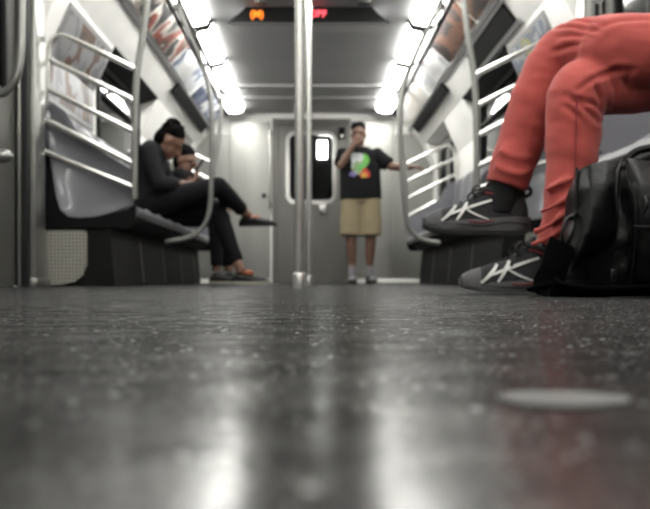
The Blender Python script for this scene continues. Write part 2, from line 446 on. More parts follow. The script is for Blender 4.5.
# vertical handle and notice on the end wall, kick strip
t = thing('grab_handle', 'vertical steel grab handle on the end wall left of the end door', 'handle', (-.50, Y1-.02, 1.3))
bm = new(); loft(bm, [(-.5, Y1-.015, 1.86), (-.5, Y1-.06, 1.83), (-.5, Y1-.06, 1.0), (-.5, Y1-.015, .97)], .016, 12, smooth=3); obj('bar', bm, M['tube'], t)
for z in (1.86, .97): bm = new(); cyl(bm, (-.5, Y1-.025, z), (-.5, Y1-.018, z), .028); obj('mount', bm, M['steel'], t)
bm = new(); box(bm, (-.6, Y1-.03, 1.06), (-.545, Y1-.02, 1.12), .003); tag(recenter(obj('door_lock', bm, M['rubber']), (-.57, Y1-.02, 1.09)), 'small dark lock plate on the steel end panel left of the grab handle', 'lock')
bm = new(); box(bm, (.86, Y1-.06, 0.001), (1.3, Y1-.022, .05), .004); box(bm, (.53, Y1-.035, 0.001), (.86, Y1-.022, .03), .003); tag(recenter(obj('kick_strip', bm, mat('white_enamel', (240, 240, 236), .3)), (1.08, Y1-.04, 0)), 'low white strip along the floor at the foot of the end wall', 'strip')
t = thing('intercom', 'dark intercom box on the end wall beside the standing man', 'intercom', (.5, Y1-.03, 1.75))
bm = new(); box(bm, (.36, Y1-.09, 1.80), (.43, Y1-.0301, 1.93), .008); obj('case', bm, M['black'], t)
bm = new(); box(bm, (.37, Y1-.095, 1.81), (.42, Y1-.0899, 1.84)); obj('button_plate', bm, M['tube'], t)

# ---------------------------------------------------------------- lamps
order = ['nearest the end wall', 'second from the end wall', 'third from the end wall', 'fourth from the end wall', 'fifth from the end wall',
         'sixth from the end wall', 'seventh from the end wall', 'eighth from the end wall', 'ninth from the end wall', 'tenth from the end wall', 'nearest the rear wall']
Lp = 1.19
for s, side in ((-1, 'left'), (1, 'right')):
    for i in range(11):
        yb = Y1-.32-i*Lp; ya = yb-Lp+.09
        t = thing('ceiling_lamp', 'glowing white ceiling lamp on the %s side, %s' % (side, order[i]), 'lamp', (s*.9, (ya+yb)/2, ZC), 'ceiling lamps along the car')
        prof = [(.80, ZC-.004), (.825, ZC-.05), (.92, ZC-.07), (.985, ZC-.055), (1.02, ZC-.006), (1.02, ZC+.015), (.80, ZC+.015)]
        bm = new(); prism(bm, prof, lambda u, v, ww, s=s: V((s*u, ww, v)), ya+.03, yb-.03); obj('diffuser', bm, M['lamp'], t)
        bm = new()
        pr2 = [(.795, ZC-.008), (.82, ZC-.055), (.92, ZC-.075), (.99, ZC-.06), (1.025, ZC-.01), (1.025, ZC+.018), (.795, ZC+.018)]
        prism(bm, pr2, lambda u, v, ww, s=s: V((s*u, ww, v)), ya, ya+.03); obj('end_cap', bm, M['lampcap'], t)
        bm = new(); prism(bm, pr2, lambda u, v, ww, s=s: V((s*u, ww, v)), yb-.03, yb); obj('end_cap', bm, M['lampcap'], t)

# ---------------------------------------------------------------- overhead adverts
def photo(*c): return list(c)
adL = [('dark photo advert card at the left, high above the near end of the seats', [(40, 36, 36), (150, 140, 130), (230, 226, 220), (60, 50, 46), (110, 70, 50)], 5.0),
       ('photo advert card with a red-brown band above the left seats', [(30, 30, 32), (215, 210, 200), (150, 66, 50), (90, 70, 60), (240, 236, 228)], 5.5),
       ('mostly white advert card above the left seats, over the seated men', [(236, 236, 234), (240, 240, 240), (225, 228, 232), (120, 130, 150), (200, 205, 215)], 4),
       ('white advert card with a blue-grey picture beside the far left door', [(236, 236, 236), (150, 158, 180), (70, 80, 110), (220, 222, 226), (236, 236, 236)], 6)]
adR = [('dark advert card at the right, highest and nearest above the far seats', [(30, 28, 28), (60, 50, 46), (120, 90, 70), (40, 36, 36), (26, 26, 28)], 5),
       ('brown and black photo advert card above the right seats', [(30, 26, 26), (96, 60, 44), (130, 88, 66), (44, 34, 32), (90, 50, 50)], 6),
       ('white advert card above the far end of the right seats', [(222, 222, 222), (238, 238, 236), (236, 236, 236), (200, 202, 206), (230, 230, 230)], 4),
       ('pale advert card beside the far right door', [(236, 234, 226), (230, 222, 214), (236, 236, 236), (200, 180, 170), (236, 236, 236)], 4)]
spans = [(5.1, 6.28), (6.34, 7.5), (7.58, 8.7), (8.85, 10.5)]
for s, side, ads in ((-1, 'left', adL), (1, 'right', adR)):
    for (ya, yb), (lab, cols, sca) in zip(spans, ads):
        t = thing('advertisement', lab, 'advertisement', (s*1.13, (ya+yb)/2, 2.0), 'adverts in the overhead racks')
        f = lambda u, v, ww, s=s: V((s*u, ww, v))
        bm = new(); prism(bm, [(1.058, 2.078), (1.214, 1.926), (1.221, 1.933), (1.065, 2.085)], f, ya, yb)
        obj('card', bm, ad_mat('advert_card', cols, sca, seed=ya+s), t, smooth=False)
    # continuous frame rails
    r = thing('advert_rack', 'steel advert rack running above the %s seats' % side, 'rack', (s*1.13, 4, 2.0))
    bm = new(); prism(bm, [(1.218, 1.902), (1.245, 1.875), (1.262, 1.885), (1.262, 1.91), (1.235, 1.925)], f, Y0, Y1-.01); obj('lower_rail', bm, M['frame'], r)
    bm = new(); prism(bm, [(1.026, 2.085), (1.05, 2.08), (1.052, 2.11), (1.028, 2.115)], f, Y0, Y1-.01); obj('upper_rail', bm, M['black'], r)
    bm = new(); prism(bm, [(1.05, 2.109), (1.248, 1.915), (1.252, 1.925), (1.06, 2.12)], f, Y0, Y1-.01); obj('backing', bm, M['wall'], r)

# hanging display at the ceiling
t = thing('led_display', 'black wedge-shaped ceiling display with orange and red glowing characters', 'display', (0, 6.56, ZC))
bm = new()
fy = 6.56
F = [(-.635, 1.995), (.615, 1.995), (.53, 2.06), (.47, 2.12), (-.49, 2.12), (-.55, 2.06)]
prism(bm, F, lambda u, v, ww: V((u, ww, v)), fy+.012, fy+.09)
sv = [v for v in bm.verts if v.co.y > fy+.05]
for v in sv: v.co.y = fy+.55 if v.co.z < 2.03 else fy+.56; v.co.z = max(v.co.z, 2.085)
obj('housing', bm, M['ceil'], t, smooth=False)
bm = new(); prism(bm, F, lambda u, v, ww: V((u, ww, v)), fy, fy+.012); obj('screen', bm, M['led_off'], t, smooth=False)
bm = new(); box(bm, (-.6, fy-.006, 1.988), (.58, fy+.02, 1.998)); obj('lower_trim', bm, M['lampcap'], t)
def text(body, x, z, size, m, parent, y, name='led_text'):
    c = bpy.data.curves.new(name, 'FONT'); c.body = body; c.size = size; c.extrude = .001; c.offset = .0025; c.align_x = 'CENTER'; c.align_y = 'CENTER'
    o = bpy.data.objects.new(name, c); C.objects.link(o)
    bpy.context.view_layer.update()
    me = bpy.data.meshes.new_from_object(o.evaluated_get(bpy.context.evaluated_depsgraph_get()))
    C.objects.unlink(o); bpy.data.objects.remove(o)
    o = bpy.data.objects.new(name, me); C.objects.link(o); me.materials.clear(); me.materials.append(m)
    me.transform(Matrix.Translation((x, y, z)) @ Matrix.Rotation(PI/2, 4, 'X'))
    o.parent = parent
    me.transform(Matrix.Translation(-world_loc(parent)))
    return o
text('(M)', -.405, 2.062, .072, M['led_o'], t, fy-.003)
text('OBF', .06, 2.065, .070, M['led_r'], t, fy-.003)
for k, x in enumerate((-.36, .40)):
    bm = new(); cyl(bm, (x, 6.40, ZC-.03), (x, 6.40, ZC), .05); tag(recenter(obj('ceiling_speaker', bm, M['lampcap']), (x, 6.4, ZC)), 'small round grey ceiling fitting just in front of the display, %s one' % ('left' if k == 0 else 'right'), 'speaker', 'round ceiling fittings')

# ---------------------------------------------------------------- overhead handrails
for s, side in ((-1, 'left'), (1, 'right')):
    t = thing('overhead_handrail', 'long overhead handrail under the %s ceiling lamps' % side, 'handrail', (s*.93, 5, 1.98))
    bm = new()
    loft(bm, [(s*.915, -2.2, 1.985), (s*.915, 3, 1.985), (s*.915, 8.95, 1.985)], .019, 14)
    obj('rail', bm, M['steel_dark'], t)
    for y in (.6, 2.9, 4.9, 6.9):
        bm = new(); loft(bm, [(s*.915, y, 1.985), (s*.89, y, 2.04), (s*.84, y, 2.06), (s*.80, y, 2.11)], .009, 8, smooth=4); cyl(bm, (s*.79, y, 2.108), (s*.79, y, 2.12), .022, 12)
        obj('bracket', bm, M['lampcap'], t)

# partition ladders at the seat ends
def ladder(s, Y, label, zo=0, full=True, pole_low=.5):
    t = thing('partition_rail', label, 'rail', (s*1.0, Y, .5), 'partition rails at the bench ends')
    P = lambda x, z: (s*x, Y, z+zo)
    if full:
        bm = new()
        pts = [(.905, 1.98-zo), (.912, 1.85), (.926, 1.62), (.955, 1.40), (.985, 1.20), (.997, .9), (1.0, pole_low)]
        loft(bm, [P(*p) for p in pts], .019, 14, smooth=5)
        obj('stanchion', bm, M['tube_dull'], t)
        bm = new(); cyl(bm, P(.905, 2.0-zo), P(.905, 1.955-zo), .03, 14); obj('coupling', bm, M['tube'], t)
    bm = new()
    pts = [(.985, 1.23), (1.17, 1.32), (1.33, 1.395), (1.41, 1.425), (1.46, 1.40), (1.485, 1.33), (1.50, 1.15), (1.525, .90), (1.53, .82), (1.515, .775), (1.47, .75), (1.25, .66), (1.0, .56)]
    loft(bm, [P(*p) for p in pts], .017, 14, smooth=5)
    obj('loop', bm, M['tube'], t)
    for a, b in (((.99, 1.05), (1.488, 1.29)), ((.995, .875), (1.507, 1.13)), ((1.0, .695), (1.52, .955))):
        bm = new(); cyl(bm, P(*a), P(*b), .017, 14); obj('rod', bm, M['tube'], t)
    return t
YN = 4.89; YF = 8.87
ladder(-1, YN, 'steel partition rail nearest the camera at left, sloping rods beside the poster')
ladder(.975, YN+.13, 'steel partition rail at right, behind the crossed red legs')
ladder(-1, YF, 'small distant steel partition rail at left, behind the seated men')
ladder(1, YF, 'distant steel partition rail at right held by the standing man')
ladder(1, 3.06, 'steel partition rail nearest the camera at right, behind the red knee', zo=-.03)

# bowed stanchions that bulge into the aisle from under the benches
for pts, lab in (([(165, 242), (183, 239), (196, 234), (206, 222), (210, 205), (211.5, 170), (212, 120), (210, 95), (203, 66), (190, 34), (178.5, 10), (177.8, 5.5)], 'bowed steel pole curving into the aisle in front of the seated men'),
                 ([(440, 243), (424, 240), (414, 234), (407, 222), (403.5, 190), (400.5, 140), (401, 108), (404, 86), (416, 54), (431, 22), (440, 9), (441, 5.5)], 'bowed steel pole curving into the aisle at right, beside the standing man')):
    P3 = [V(((px-310)/143.3, 6.0, .034+(280.3-py)/143.3)) for px, py in pts]
    t = thing('bowed_pole', lab, 'pole', P3[0], 'bowed poles at mid bench')
    bm = new(); loft(bm, P3, .0175, 14, smooth=4); obj('tube', bm, M['tube_dull'], t)
    bm = new(); cyl(bm, P3[-1]-V((0, 0, .03)), P3[-1]+V((0, 0, .010)), .028, 14); obj('coupling', bm, M['tube_dull'], t)

# ---------------------------------------------------------------- benches
def bench(s, ya, yb, label, face_end=True):
    t = thing('bench_seat', label, 'bench', (s*1.25, (ya+yb)/2, 0))
    f = lambda u, v, ww: V((s*u, ww, v))
    prof = [(1.005, .405), (.985, .43), (.99, .452), (1.02, .462), (1.1, .452), (1.22, .438), (1.34, .44), (1.415, .465), (1.45, .53), (1.475, .75), (1.495, 1.0), (1.505, 1.05), (1.53, 1.065), (1.543, 1.05), (1.543, .40)]
    bm = new()
    ns = max(2, round((yb-ya)/.45)); sub = 8; rows = []
    for i in range(ns*sub+1):
        y = ya+.03+(yb-ya-.06)*i/(ns*sub)
        sc_ = math.cos(2*PI*i/sub)   # 1 at seat joints
        row = []
        for k, (u, v) in enumerate(prof):
            du = dv = 0
            if 3 <= k <= 7: dv = .014*sc_
            if 8 <= k <= 10: du = -.018*sc_
            row.append(bm.verts.new(f(u+du, v+dv, y)))
        rows.append(row)
    m_ = len(prof)
    for i in range(len(rows)-1):
        for k in range(m_): bm.faces.new((rows[i][k], rows[i][(k+1) % m_], rows[i+1][(k+1) % m_], rows[i+1][k]))
    bm.faces.new(rows[0]); bm.faces.new(list(reversed(rows[-1])))
    obj('seat_shell', bm, M['seat'], t)
    # dark structure under the shell
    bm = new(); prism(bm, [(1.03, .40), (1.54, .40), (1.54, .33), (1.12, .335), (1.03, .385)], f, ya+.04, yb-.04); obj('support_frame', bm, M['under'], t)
    # end panels, moulded
    ep = [(1.535, 1.03), (1.47, 1.05), (1.40, 1.0), (1.34, .90), (1.24, .80), (1.10, .715), (1.02, .665), (1.0, .60), (1.005, .50), (1.03, .46), (1.12, .425), (1.22, .40), (1.32, .392), (1.385, .40), (1.43, .44), (1.455, .52), (1.49, .75)]
    for (y0, y1, d) in ((ya, ya+.03, 1), (yb-.03, yb, -1)):
        bm = new(); prism(bm, ep, f, y0, y1)
        bmesh.ops.recalc_face_normals(bm, faces=bm.faces)
        fr = [fc for fc in bm.faces if len(fc.verts) == len(ep) and (fc.calc_center_median().y-(y0+y1)/2)*d < 0][0]
        bmesh.ops.inset_region(bm, faces=[fr], thickness=.022, depth=0)
        bmesh.ops.inset_region(bm, faces=[fr], thickness=.02, depth=-.015)
        obj('end_panel', bm, M['seat'], t)
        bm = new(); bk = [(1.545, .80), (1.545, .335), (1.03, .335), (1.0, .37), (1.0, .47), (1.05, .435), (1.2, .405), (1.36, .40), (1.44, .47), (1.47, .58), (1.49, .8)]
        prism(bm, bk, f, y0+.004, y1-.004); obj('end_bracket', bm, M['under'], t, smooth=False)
    # heater box under the seat
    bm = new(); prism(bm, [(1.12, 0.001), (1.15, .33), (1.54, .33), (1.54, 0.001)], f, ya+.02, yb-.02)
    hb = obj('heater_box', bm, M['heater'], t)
    for k in range(1, ns):
        if k % 2: continue
        y = ya+(yb-ya)*k/ns
        bm = new(); prism(bm, [(1.115, .02), (1.145, .31), (1.15, .31), (1.12, .02)], f, y-.006, y+.006); obj('joint_strip', bm, M['lampcap'], hb)
    for y0, y1 in ((ya-.005, ya+.022), (yb-.022, yb+.005)):
        bm = new()
        g = [(1.52, .32), (1.29, .32), (1.28, .30), (1.28, .12), (1.30, .06), (1.35, .025), (1.42, .01), (1.52, .008)]
        prism(bm, g, f, y0, y1)
        gp = obj('grille', bm, M['grille'], hb, label='pale perforated metal end plate')
    return t
bench(-1, YN+.03, YF-.03, 'long grey plastic bench at left carrying the two seated men')
bench(1, YN+.2, YF-.03, 'empty long grey plastic bench at right, behind the sports shoes')
bench(1, .9, 3.03, 'grey plastic bench at right under the person in red trousers')

# ---------------------------------------------------------------- poles
def pole(x, y, label, z1=ZC-.005):
    t = thing('floor_pole', label, 'pole', (x, y, 0), 'centre poles')
    bm = new(); cyl(bm, (x, y, 0.002), (x, y, z1-.0), .0185, 28); obj('tube', bm, M['tube'], t)
    bm = new(); loft(bm, [(x, y, 0.001), (x, y, .056), (x, y, .061), (x, y, .064)], [.027, .027, .025, .0185], 28); obj('collar', bm, M['tube'], t)
    bm = new(); loft(bm, [(x, y, z1), (x, y, z1-.05)], [.045, .024], 24); obj('ceiling_flange', bm, M['tube'], t)
pole(-.040, 3.27, 'front steel centre pole with bright floor collar')
pole(-.008, 5.45, 'second steel centre pole, just behind and right of the front one')

# ---------------------------------------------------------------- wall posters, panel, notices
def poster(s, ya, yb, z0, z1, label, cols, sca, name='wall_poster', seed=1):
    t = thing(name, label, 'poster', (s*1.54, (ya+yb)/2, z0))
    base = [(1.5475, z0), (1.5475, 1.37), (1.414, 1.672)]; nn = [(-1, 0), (-.98, -.2), (-.915, -.404)]
    def prof(o0, o1, shrink=0):
        pts = [V(q) for q in base]
        pts[0] = pts[0]+V((0, shrink)); pts[2] = pts[2]-V((-.404, .915))*shrink
        A = [pts[i]+V(nn[i])*o0 for i in range(3)]; B = [pts[i]+V(nn[i])*o1 for i in range(3)]
        return [tuple(q) for q in A+B[::-1]]
    g = lambda u, v, ww: V((s*u, ww, v))
    bm = new(); prism(bm, prof(.0015, .013), g, ya, yb); obj('frame', bm, M['frame'], t, smooth=False)
    bm = new(); prism(bm, prof(.0131, .0155, .03), g, ya+.03, yb-.03); obj('print', bm, ad_mat('poster_print', cols, sca, seed), t, smooth=False)
poster(-1, 5.06, 6.1, 1.09, 1.65, 'framed poster with brown portrait figures on the left wall by the window', [(150, 150, 152), (120, 121, 126), (156, 156, 158), (96, 62, 40), (40, 30, 26)], 6, seed=3)
poster(1, 5.2, 6.12, 1.09, 1.65, 'framed map poster with yellow patch on the right wall above the rail', [(170, 170, 166), (176, 172, 90), (120, 130, 146), (176, 178, 180), (110, 120, 138)], 7, seed=2)
bm = new(); box(bm, (-1.5495, 8.5, 1.45), (-1.535, 8.85, 1.65), .003); tag(recenter(obj('notice_sign', bm, M['heater']), (-1.54, 8.7, 1.6)), 'small dark notice on the left wall above the seated man', 'sign')
# dark route display above the right window
t = thing('route_display', 'dark route display panel leaning above the right window', 'display', (1.4, 6.2, 1.8))
f = lambda u, v, ww: V((u, ww, v))
bm = new(); prism(bm, [(1.246, 1.862), (1.352, 1.735), (1.37, 1.742), (1.262, 1.873)], f, 5.66, 6.95); obj('case', bm, M['heater'], t, smooth=False)
bm = new(); prism(bm, [(1.350, 1.738), (1.372, 1.708), (1.392, 1.715), (1.368, 1.745)], f, 5.6, 7.1); obj('lower_frame', bm, M['frame'], t, smooth=False)
bm = new(); prism(bm, [(1.243, 1.858), (1.255, 1.844), (1.268, 1.855), (1.258, 1.866)], f, 5.6, 7.0); obj('upper_frame', bm, M['frame'], t, smooth=False)

# grab bars by the near left doorway
t = thing('door_grab_bar', 'curved steel grab bar at the far left edge beside the doors', 'handrail', (-1.42, 4.05, 1.3))
bm = new(); loft(bm, [(-1.36, 4.05, 1.74), (-1.36, 4.05, 1.3), (-1.37, 4.05, 1.05), (-1.40, 4.05, .96), (-1.46, 4.05, .91), (-1.55, 4.05, .90)], .02, 14, smooth=5); obj('bar', bm, M['tube_dull'], t)
bm = new(); loft(bm, [(-1.36, 4.05, 1.72), (-1.38, 4.05, 1.77), (-1.42, 4.05, 1.80)], .02, 12); obj('top_mount', bm, M['steel'], t)
bm = new(); ball(bm, (-1.50, 4.2, .64), (.05, .05, .035)); cyl(bm, (-1.555, 4.2, .64), (-1.50, 4.2, .64), .03); obj('lower_knob', bm, M['tube_dull'], t)

# pale round spot on the floor
bm = new()
pts = []
random.seed(5)
c = []
for k in range(40):
    a = 2*PI*k/40; r = .0182*(1+.05*math.sin(3*a+1)+.03*math.sin(7*a))
    c.append((.0715+r*math.cos(a)*1.0, .243+r*math.sin(a)*.82))
prism(bm, c, lambda u, v, ww: V((u, v, ww)), 0.0002, .0009)
tag(recenter(obj('gum_spot', bm, M['spot']), (.074, .243, 0)), 'pale flattened round gum spot on the dark speckled floor', 'gum')

# ---------------------------------------------------------------- people
def frame_from(fwd, up):
    f_ = V(fwd).normalized(); u = V(up); u = (u-f_*u.dot(f_)).normalized(); s = f_.cross(u).normalized()  # s = right
    return s, f_, u
def head(bm, c, fwd, up, k=1.0):
    s, f_, u = frame_from(fwd, up); c = V(c)
    A = (s, f_, u)
    def P(x, y, z): return c+(s*x+f_*y+u*z)*k
    ball(bm, P(0, -.012, .02), (.073*k, .093*k, .092*k), A, 24)
    ball(bm, P(0, .018, -.045), (.058*k, .07*k, .072*k), A, 20)
    ball(bm, P(0, .06, -.088), (.03*k, .03*k, .026*k), A, 14)
    loft(bm, [P(0, .078, .012), P(0, .094, -.012), P(0, .104, -.034), P(0, .088, -.044)], [.009*k, .012*k, .016*k, .010*k], 10)
    loft(bm, [P(-.022, .083, -.066), P(0, .091, -.064), P(.022, .083, -.066)], [.006*k, .009*k, .006*k], 8)
    for q in (-1, 1):
        ball(bm, P(q*.074, -.008, -.012), (.009*k, .02*k, .032*k), A, 12)
        ball(bm, P(q*.03, .072, .024), (.022*k, .012*k, .008*k), A, 10)
def face_bits(t, c, fwd, up, hairm, k=1.0, parent_extra=None):
    s, f_, u = frame_from(fwd, up); c = V(c)
    def P(x, y, z): return c+(s*x+f_*y+u*z)*k
    for q in (-1, 1):
        bm = new(); ball(bm, P(q*.03, .075, .006), (.013*k, .008*k, .007*k), (s, f_, u), 12); obj('eye', bm, M['eye'], t)
        bm = new(); loft(bm, [P(q*.014, .087, .024), P(q*.03, .086, .03), P(q*.048, .076, .024)], [.003*k, .0042*k, .002*k], 8); obj('eyebrow', bm, hairm, t)
    bm = new()
    ball(bm, P(0, -.026, .052), (.078*k, .092*k, .078*k), (s, f_, u), 24)
    ball(bm, P(0, -.058, -.01), (.071*k, .056*k, .08*k), (s, f_, u), 20)
    for i in range(26):
        random.seed(i*7+int(abs(c.x)*100))
        a = random.uniform(0, 2*PI); e = random.uniform(.1, 1.2)
        d = V((math.cos(a)*math.cos(e), math.sin(a)*math.cos(e)*.9-.15, math.sin(e)))
        ball(bm, P(d.x*.075, d.y*.085-.03, d.z*.082+.05), .018*k, seg=8)
    h = obj('hair', bm, hairm, t); remesh(h, .007, 2)
def hand(bm, wr, d, nrm, thumb_side, curl=.6, k=1.0):
    """wr wrist, d direction of the palm, nrm direction fingers curl to, thumb_side vector"""
    d = V(d).normalized(); n_ = V(nrm); n_ = (n_-d*n_.dot(d)).normalized(); w_ = V(thumb_side); w_ = (w_-d*w_.dot(d)-n_*w_.dot(n_)).normalized()
    wr = V(wr)
    loft(bm, [wr-d*.01, wr+d*.03*k, wr+d*.07*k, wr+d*.09*k], [(.024*k, .018*k), (.034*k, .017*k), (.041*k, .015*k), (.038*k, .011*k)], 14, side=w_)
    for i, (off, L) in enumerate(((.030, .072), (.010, .082), (-.010, .076), (-.029, .060))):
        p = wr+d*.082*k+w_*off*k; L *= k; pts = [p]; a = 0
        dirs = []
        for j, fr in enumerate((.45, .32, .23)):
            a += curl*(.5+.35*j)
            p = p+(d*math.cos(a)+n_*math.sin(a)+w_*off*1.2)*L*fr; pts.append(p)
        loft(bm, pts, [.0098*k, .0092*k, .0085*k, .0068*k], 10)
        ball(bm, pts[-1], .0068*k, seg=8)
    p = wr+d*.02*k+w_*.028*k
    pts = [p, p+(d*.6+w_*.75+n_*.25)*.034*k, p+(d*1.3+w_*.95+n_*.5)*.042*k, p+(d*1.9+w_*.8+n_*.8)*.045*k]
    loft(bm, pts, [.013*k, .0115*k, .010*k, .008*k], 10); ball(bm, pts[-1], .008*k, seg=8)

def torso(bm, J, inf=0, top=True, bottom=True):
    sd = V(J['side'])
    pts = [J['pelvis'], J['waist'], J['chest'], J['upper']]
    rd = [(.165+inf, .115+inf), (.145+inf, .105+inf), (.165+inf, .115+inf), (.165+inf, .095+inf)]
    p0 = V(J['pelvis']); d = (p0-V(J['waist'])).normalized()
    pts = [p0+d*.05]+pts; rd = [(.13+inf, .09+inf)]+rd
    nb = V(J['neck'])
    u = V(J['upper']); pts = pts+[u+(nb-u)*.55, u+(nb-u)*.9]; rd = rd+[(.115+inf, .075+inf), (.06+inf, .06+inf)]
    loft(bm, pts, rd, 24, side=sd, smooth=4)
def arm(bm, sh, el, wr, inf=0, to=1.0):
    sh, el, wr = V(sh), V(el), V(wr)
    ball(bm, sh, .057+inf, seg=14)
    if to <= .5:
        e2 = sh+(el-sh)*to*2; loft(bm, [sh, sh+(e2-sh)*.6, e2], [.054+inf, .054+inf, .056+inf], 16); return
    w2 = el+(wr-el)*(to-.5)*2
    loft(bm, [sh, (sh+el)/2, el], [.053+inf, .047+inf, .040+inf], 16); ball(bm, el, .041+inf, seg=14)
    loft(bm, [el, el+(wr-el)*.35, w2], [.040+inf, .042+inf, .027+inf+(.008 if to < 1 else 0)], 16)
def leg(bm, hp, kn, an, inf=0, to=1.0, k=1.0, flare=0):
    hp, kn, an = V(hp), V(kn), V(an)
    ball(bm, hp, .09*k+inf, seg=16)
    if to <= .5:
        k2 = hp+(kn-hp)*to*2; loft(bm, [hp, hp+(k2-hp)*.5, k2], [.09*k+inf, .083*k+inf+flare*.5, .075*k+inf+flare], 18); return
    a2 = kn+(an-kn)*(to-.5)*2
    loft(bm, [hp, (hp+kn)/2, kn], [.088*k+inf, .077*k+inf, .06*k+inf], 18); ball(bm, kn, .061*k+inf, seg=16)
    loft(bm, [kn, kn+(an-kn)*.3, kn+(an-kn)*.7, a2], [.058*k+inf, .057*k+inf, .042*k+inf, .036*k+inf+(.006 if inf else 0)], 18)
def foot(bm, an, toe, inf=0):
    an, toe = V(an), V(toe); d = (toe-an); 
    heel = an-V((d.x, d.y, 0)).normalized()*.04+V((0, 0, -.05))
    ball(bm, an, .038+inf, seg=12)
    loft(bm, [an, (an+heel)/2, heel], [.036+inf, .036+inf, .03+inf], 12)
    loft(bm, [an+V((0, 0, -.02)), an+(toe-an)*.5+V((0, 0, -.005)), toe], [(.036+inf, .04+inf), (.040+inf, .03+inf), (.034+inf, .016+inf)], 14)
def simple_shoe(t, an, toe, upper_m, sole_m, up=(0, 0, 1), low=False, label=None):
    """an: ankle joint; toe: tip; shoe with upper, sole, laces"""
    an, toe = V(an), V(toe); u = V(up).normalized(); d = toe-an; d = (d-u*d.dot(u)).normalized(); s = d.cross(u)
    heel = an-d*.06-u*.085
    bm = new(); L = .285
    st = [(0, .05, .030, .0), (.03, .09, .036, .0), (.08, .098 if not low else .075, .038, 0), (.13, .075, .041, 0), (.18, .06, .047, 0), (.24, .048, .044, 0), (.275, .034, .03, 0), (L, .02, .012, 0)]
    rings = []
    for x, h, wd, _ in st:
        ring = []
        for k in range(16):
            a = 2*PI*k/16; ring.append(bm.verts.new(heel+d*x+s*math.cos(a)*wd+u*(.012+(h-.012)*(.5+.5*math.sin(a)))))
        rings.append(ring)
    for i in range(len(rings)-1):
        for k in range(16): bm.faces.new((rings[i][k], rings[i][(k+1) % 16], rings[i+1][(k+1) % 16], rings[i+1][k]))
    bm.faces.new(rings[0]); bm.faces.new(list(reversed(rings[-1])))
    sh = obj('shoe', bm, upper_m, t, label=label)
    bm = new(); pl = []
    for x, w_ in ((-.004, .018), (.01, .032), (.06, .037), (.12, .038), (.19, .049), (.25, .044), (.28, .026), (.292, .008)): pl.append((x, w_))
    poly = [(x, w_) for x, w_ in pl]+[(x, -w_) for x, w_ in reversed(pl)]
    prism(bm, poly, lambda a, b, c_: heel+d*a+s*b+u*c_, 0, .024); obj('sole', bm, sole_m, sh)
    return sh

# ---- man seated nearest on the left bench, legs crossed
def seated_front():
    t = thing('person', 'man in a charcoal sweater sitting cross-legged on the left bench, looking down', 'person', (-1.15, 6.37, 0))
    y = 6.37
    J = dict(side=(0, 1, 0), pelvis=(-1.19, y, .575), waist=(-1.215, y, .72), chest=(-1.195, y, .86), upper=(-1.165, y, .965), neck=(-1.09, y, 1.02))
    hd = (-1.03, y-.01, 1.065); fw = (.72, .12, -.69); up = (.68, 0, .73)
    shN, shF = (-1.165, y-.175, .965), (-1.165, y+.175, .965)
    elN, elF = (-1.08, y-.23, .73), (-1.06, y+.2, .74)
    wN, wF = (-.955, y-.09, .735), (-.94, y+.06, .76)
    hipN, hipF = (-1.17, y-.09, .59), (-1.17, y+.09, .59)
    kX = (-.67, y-.10, .715); aX = (-.475, y+.18, .53); tX = (-.27, y+.12, .455)      # crossed leg
    kP = (-.70, y+.06, .56); aP = (-.515, y-.02, .11); tP = (-.30, y-.05, .03)      # planted leg
    bm = new(); torso(bm, J, -.004); loft(bm, [J['upper'], J['neck'], hd], [.06, .052, .05], 14)
    head(bm, hd, fw, up, 1.08)
    arm(bm, shN, elN, wN); arm(bm, shF, elF, wF)
    hand(bm, wN, (.8, .35, .1), (0, .2, 1), (0, 1, .2), .7); hand(bm, wF, (.8, -.35, .1), (0, -.2, 1), (0, -1, .2), .7)
    leg(bm, hipN, kX, aX); leg(bm, hipF, kP, aP); ball(bm, aX, .036); ball(bm, aP, .036)
    b = obj('body', bm, M['skin'], t); remesh(b, .007, 3)
    bm = new(); torso(bm, J, .014); arm(bm, shN, elN, wN, .014, .93); arm(bm, shF, elF, wF, .014, .93)
    loft(bm, [J['upper'], J['neck']], [.075, .064], 16)
    c = obj('sweater', bm, M['sweater'], t); remesh(c, .011, 5)
    bm = new(); leg(bm, hipN, kX, aX, .013, .90); leg(bm, hipF, kP, aP, .013, .93)
    loft(bm, [V(J['pelvis'])+V((-.0, 0, -.06)), V(J['pelvis'])+V((-.02, 0, .1))], [(.17, .12), (.165, .12)], 20, side=(0, 1, 0))
    c = obj('trousers', bm, M['jeans'], t); remesh(c, .011, 5)
    face_bits(t, hd, fw, up, M['hair'], 1.08)
    for (a_, to_, u_) in ((aP, tP, (0, 0, 1)), (aX, tX, (0, 0, 1))):
        sh = simple_shoe(t, V(a_)+V((0, 0, -.022 if a_ is aP else 0)), to_, M['darkshoe'], M['whitesole'] if a_ is aP else M['darkshoe'], u_, low=True)
        bm = new(); d = (V(to_)-V(a_)); ball(bm, V(a_)+V((d.x*.28, d.y*.28, -.022)), (.045, .027, .022), seg=12)
        obj('instep', bm, M['skin_orange'], t, label='bare orange instep above the low shoe')
    bm = new(); box(bm, (-.845, y-.05, .83), (-.835, y+.02, .95), .004); bmesh.ops.rotate(bm, verts=bm.verts, cent=(-.84, y, .85), matrix=Matrix.Rotation(.6, 3, 'Y'))
    tag(recenter(obj('mobile_phone', bm, M['phone']), (-.84, y, .85)), 'dark phone held by the nearer seated man above his lap', 'phone')
seated_front()

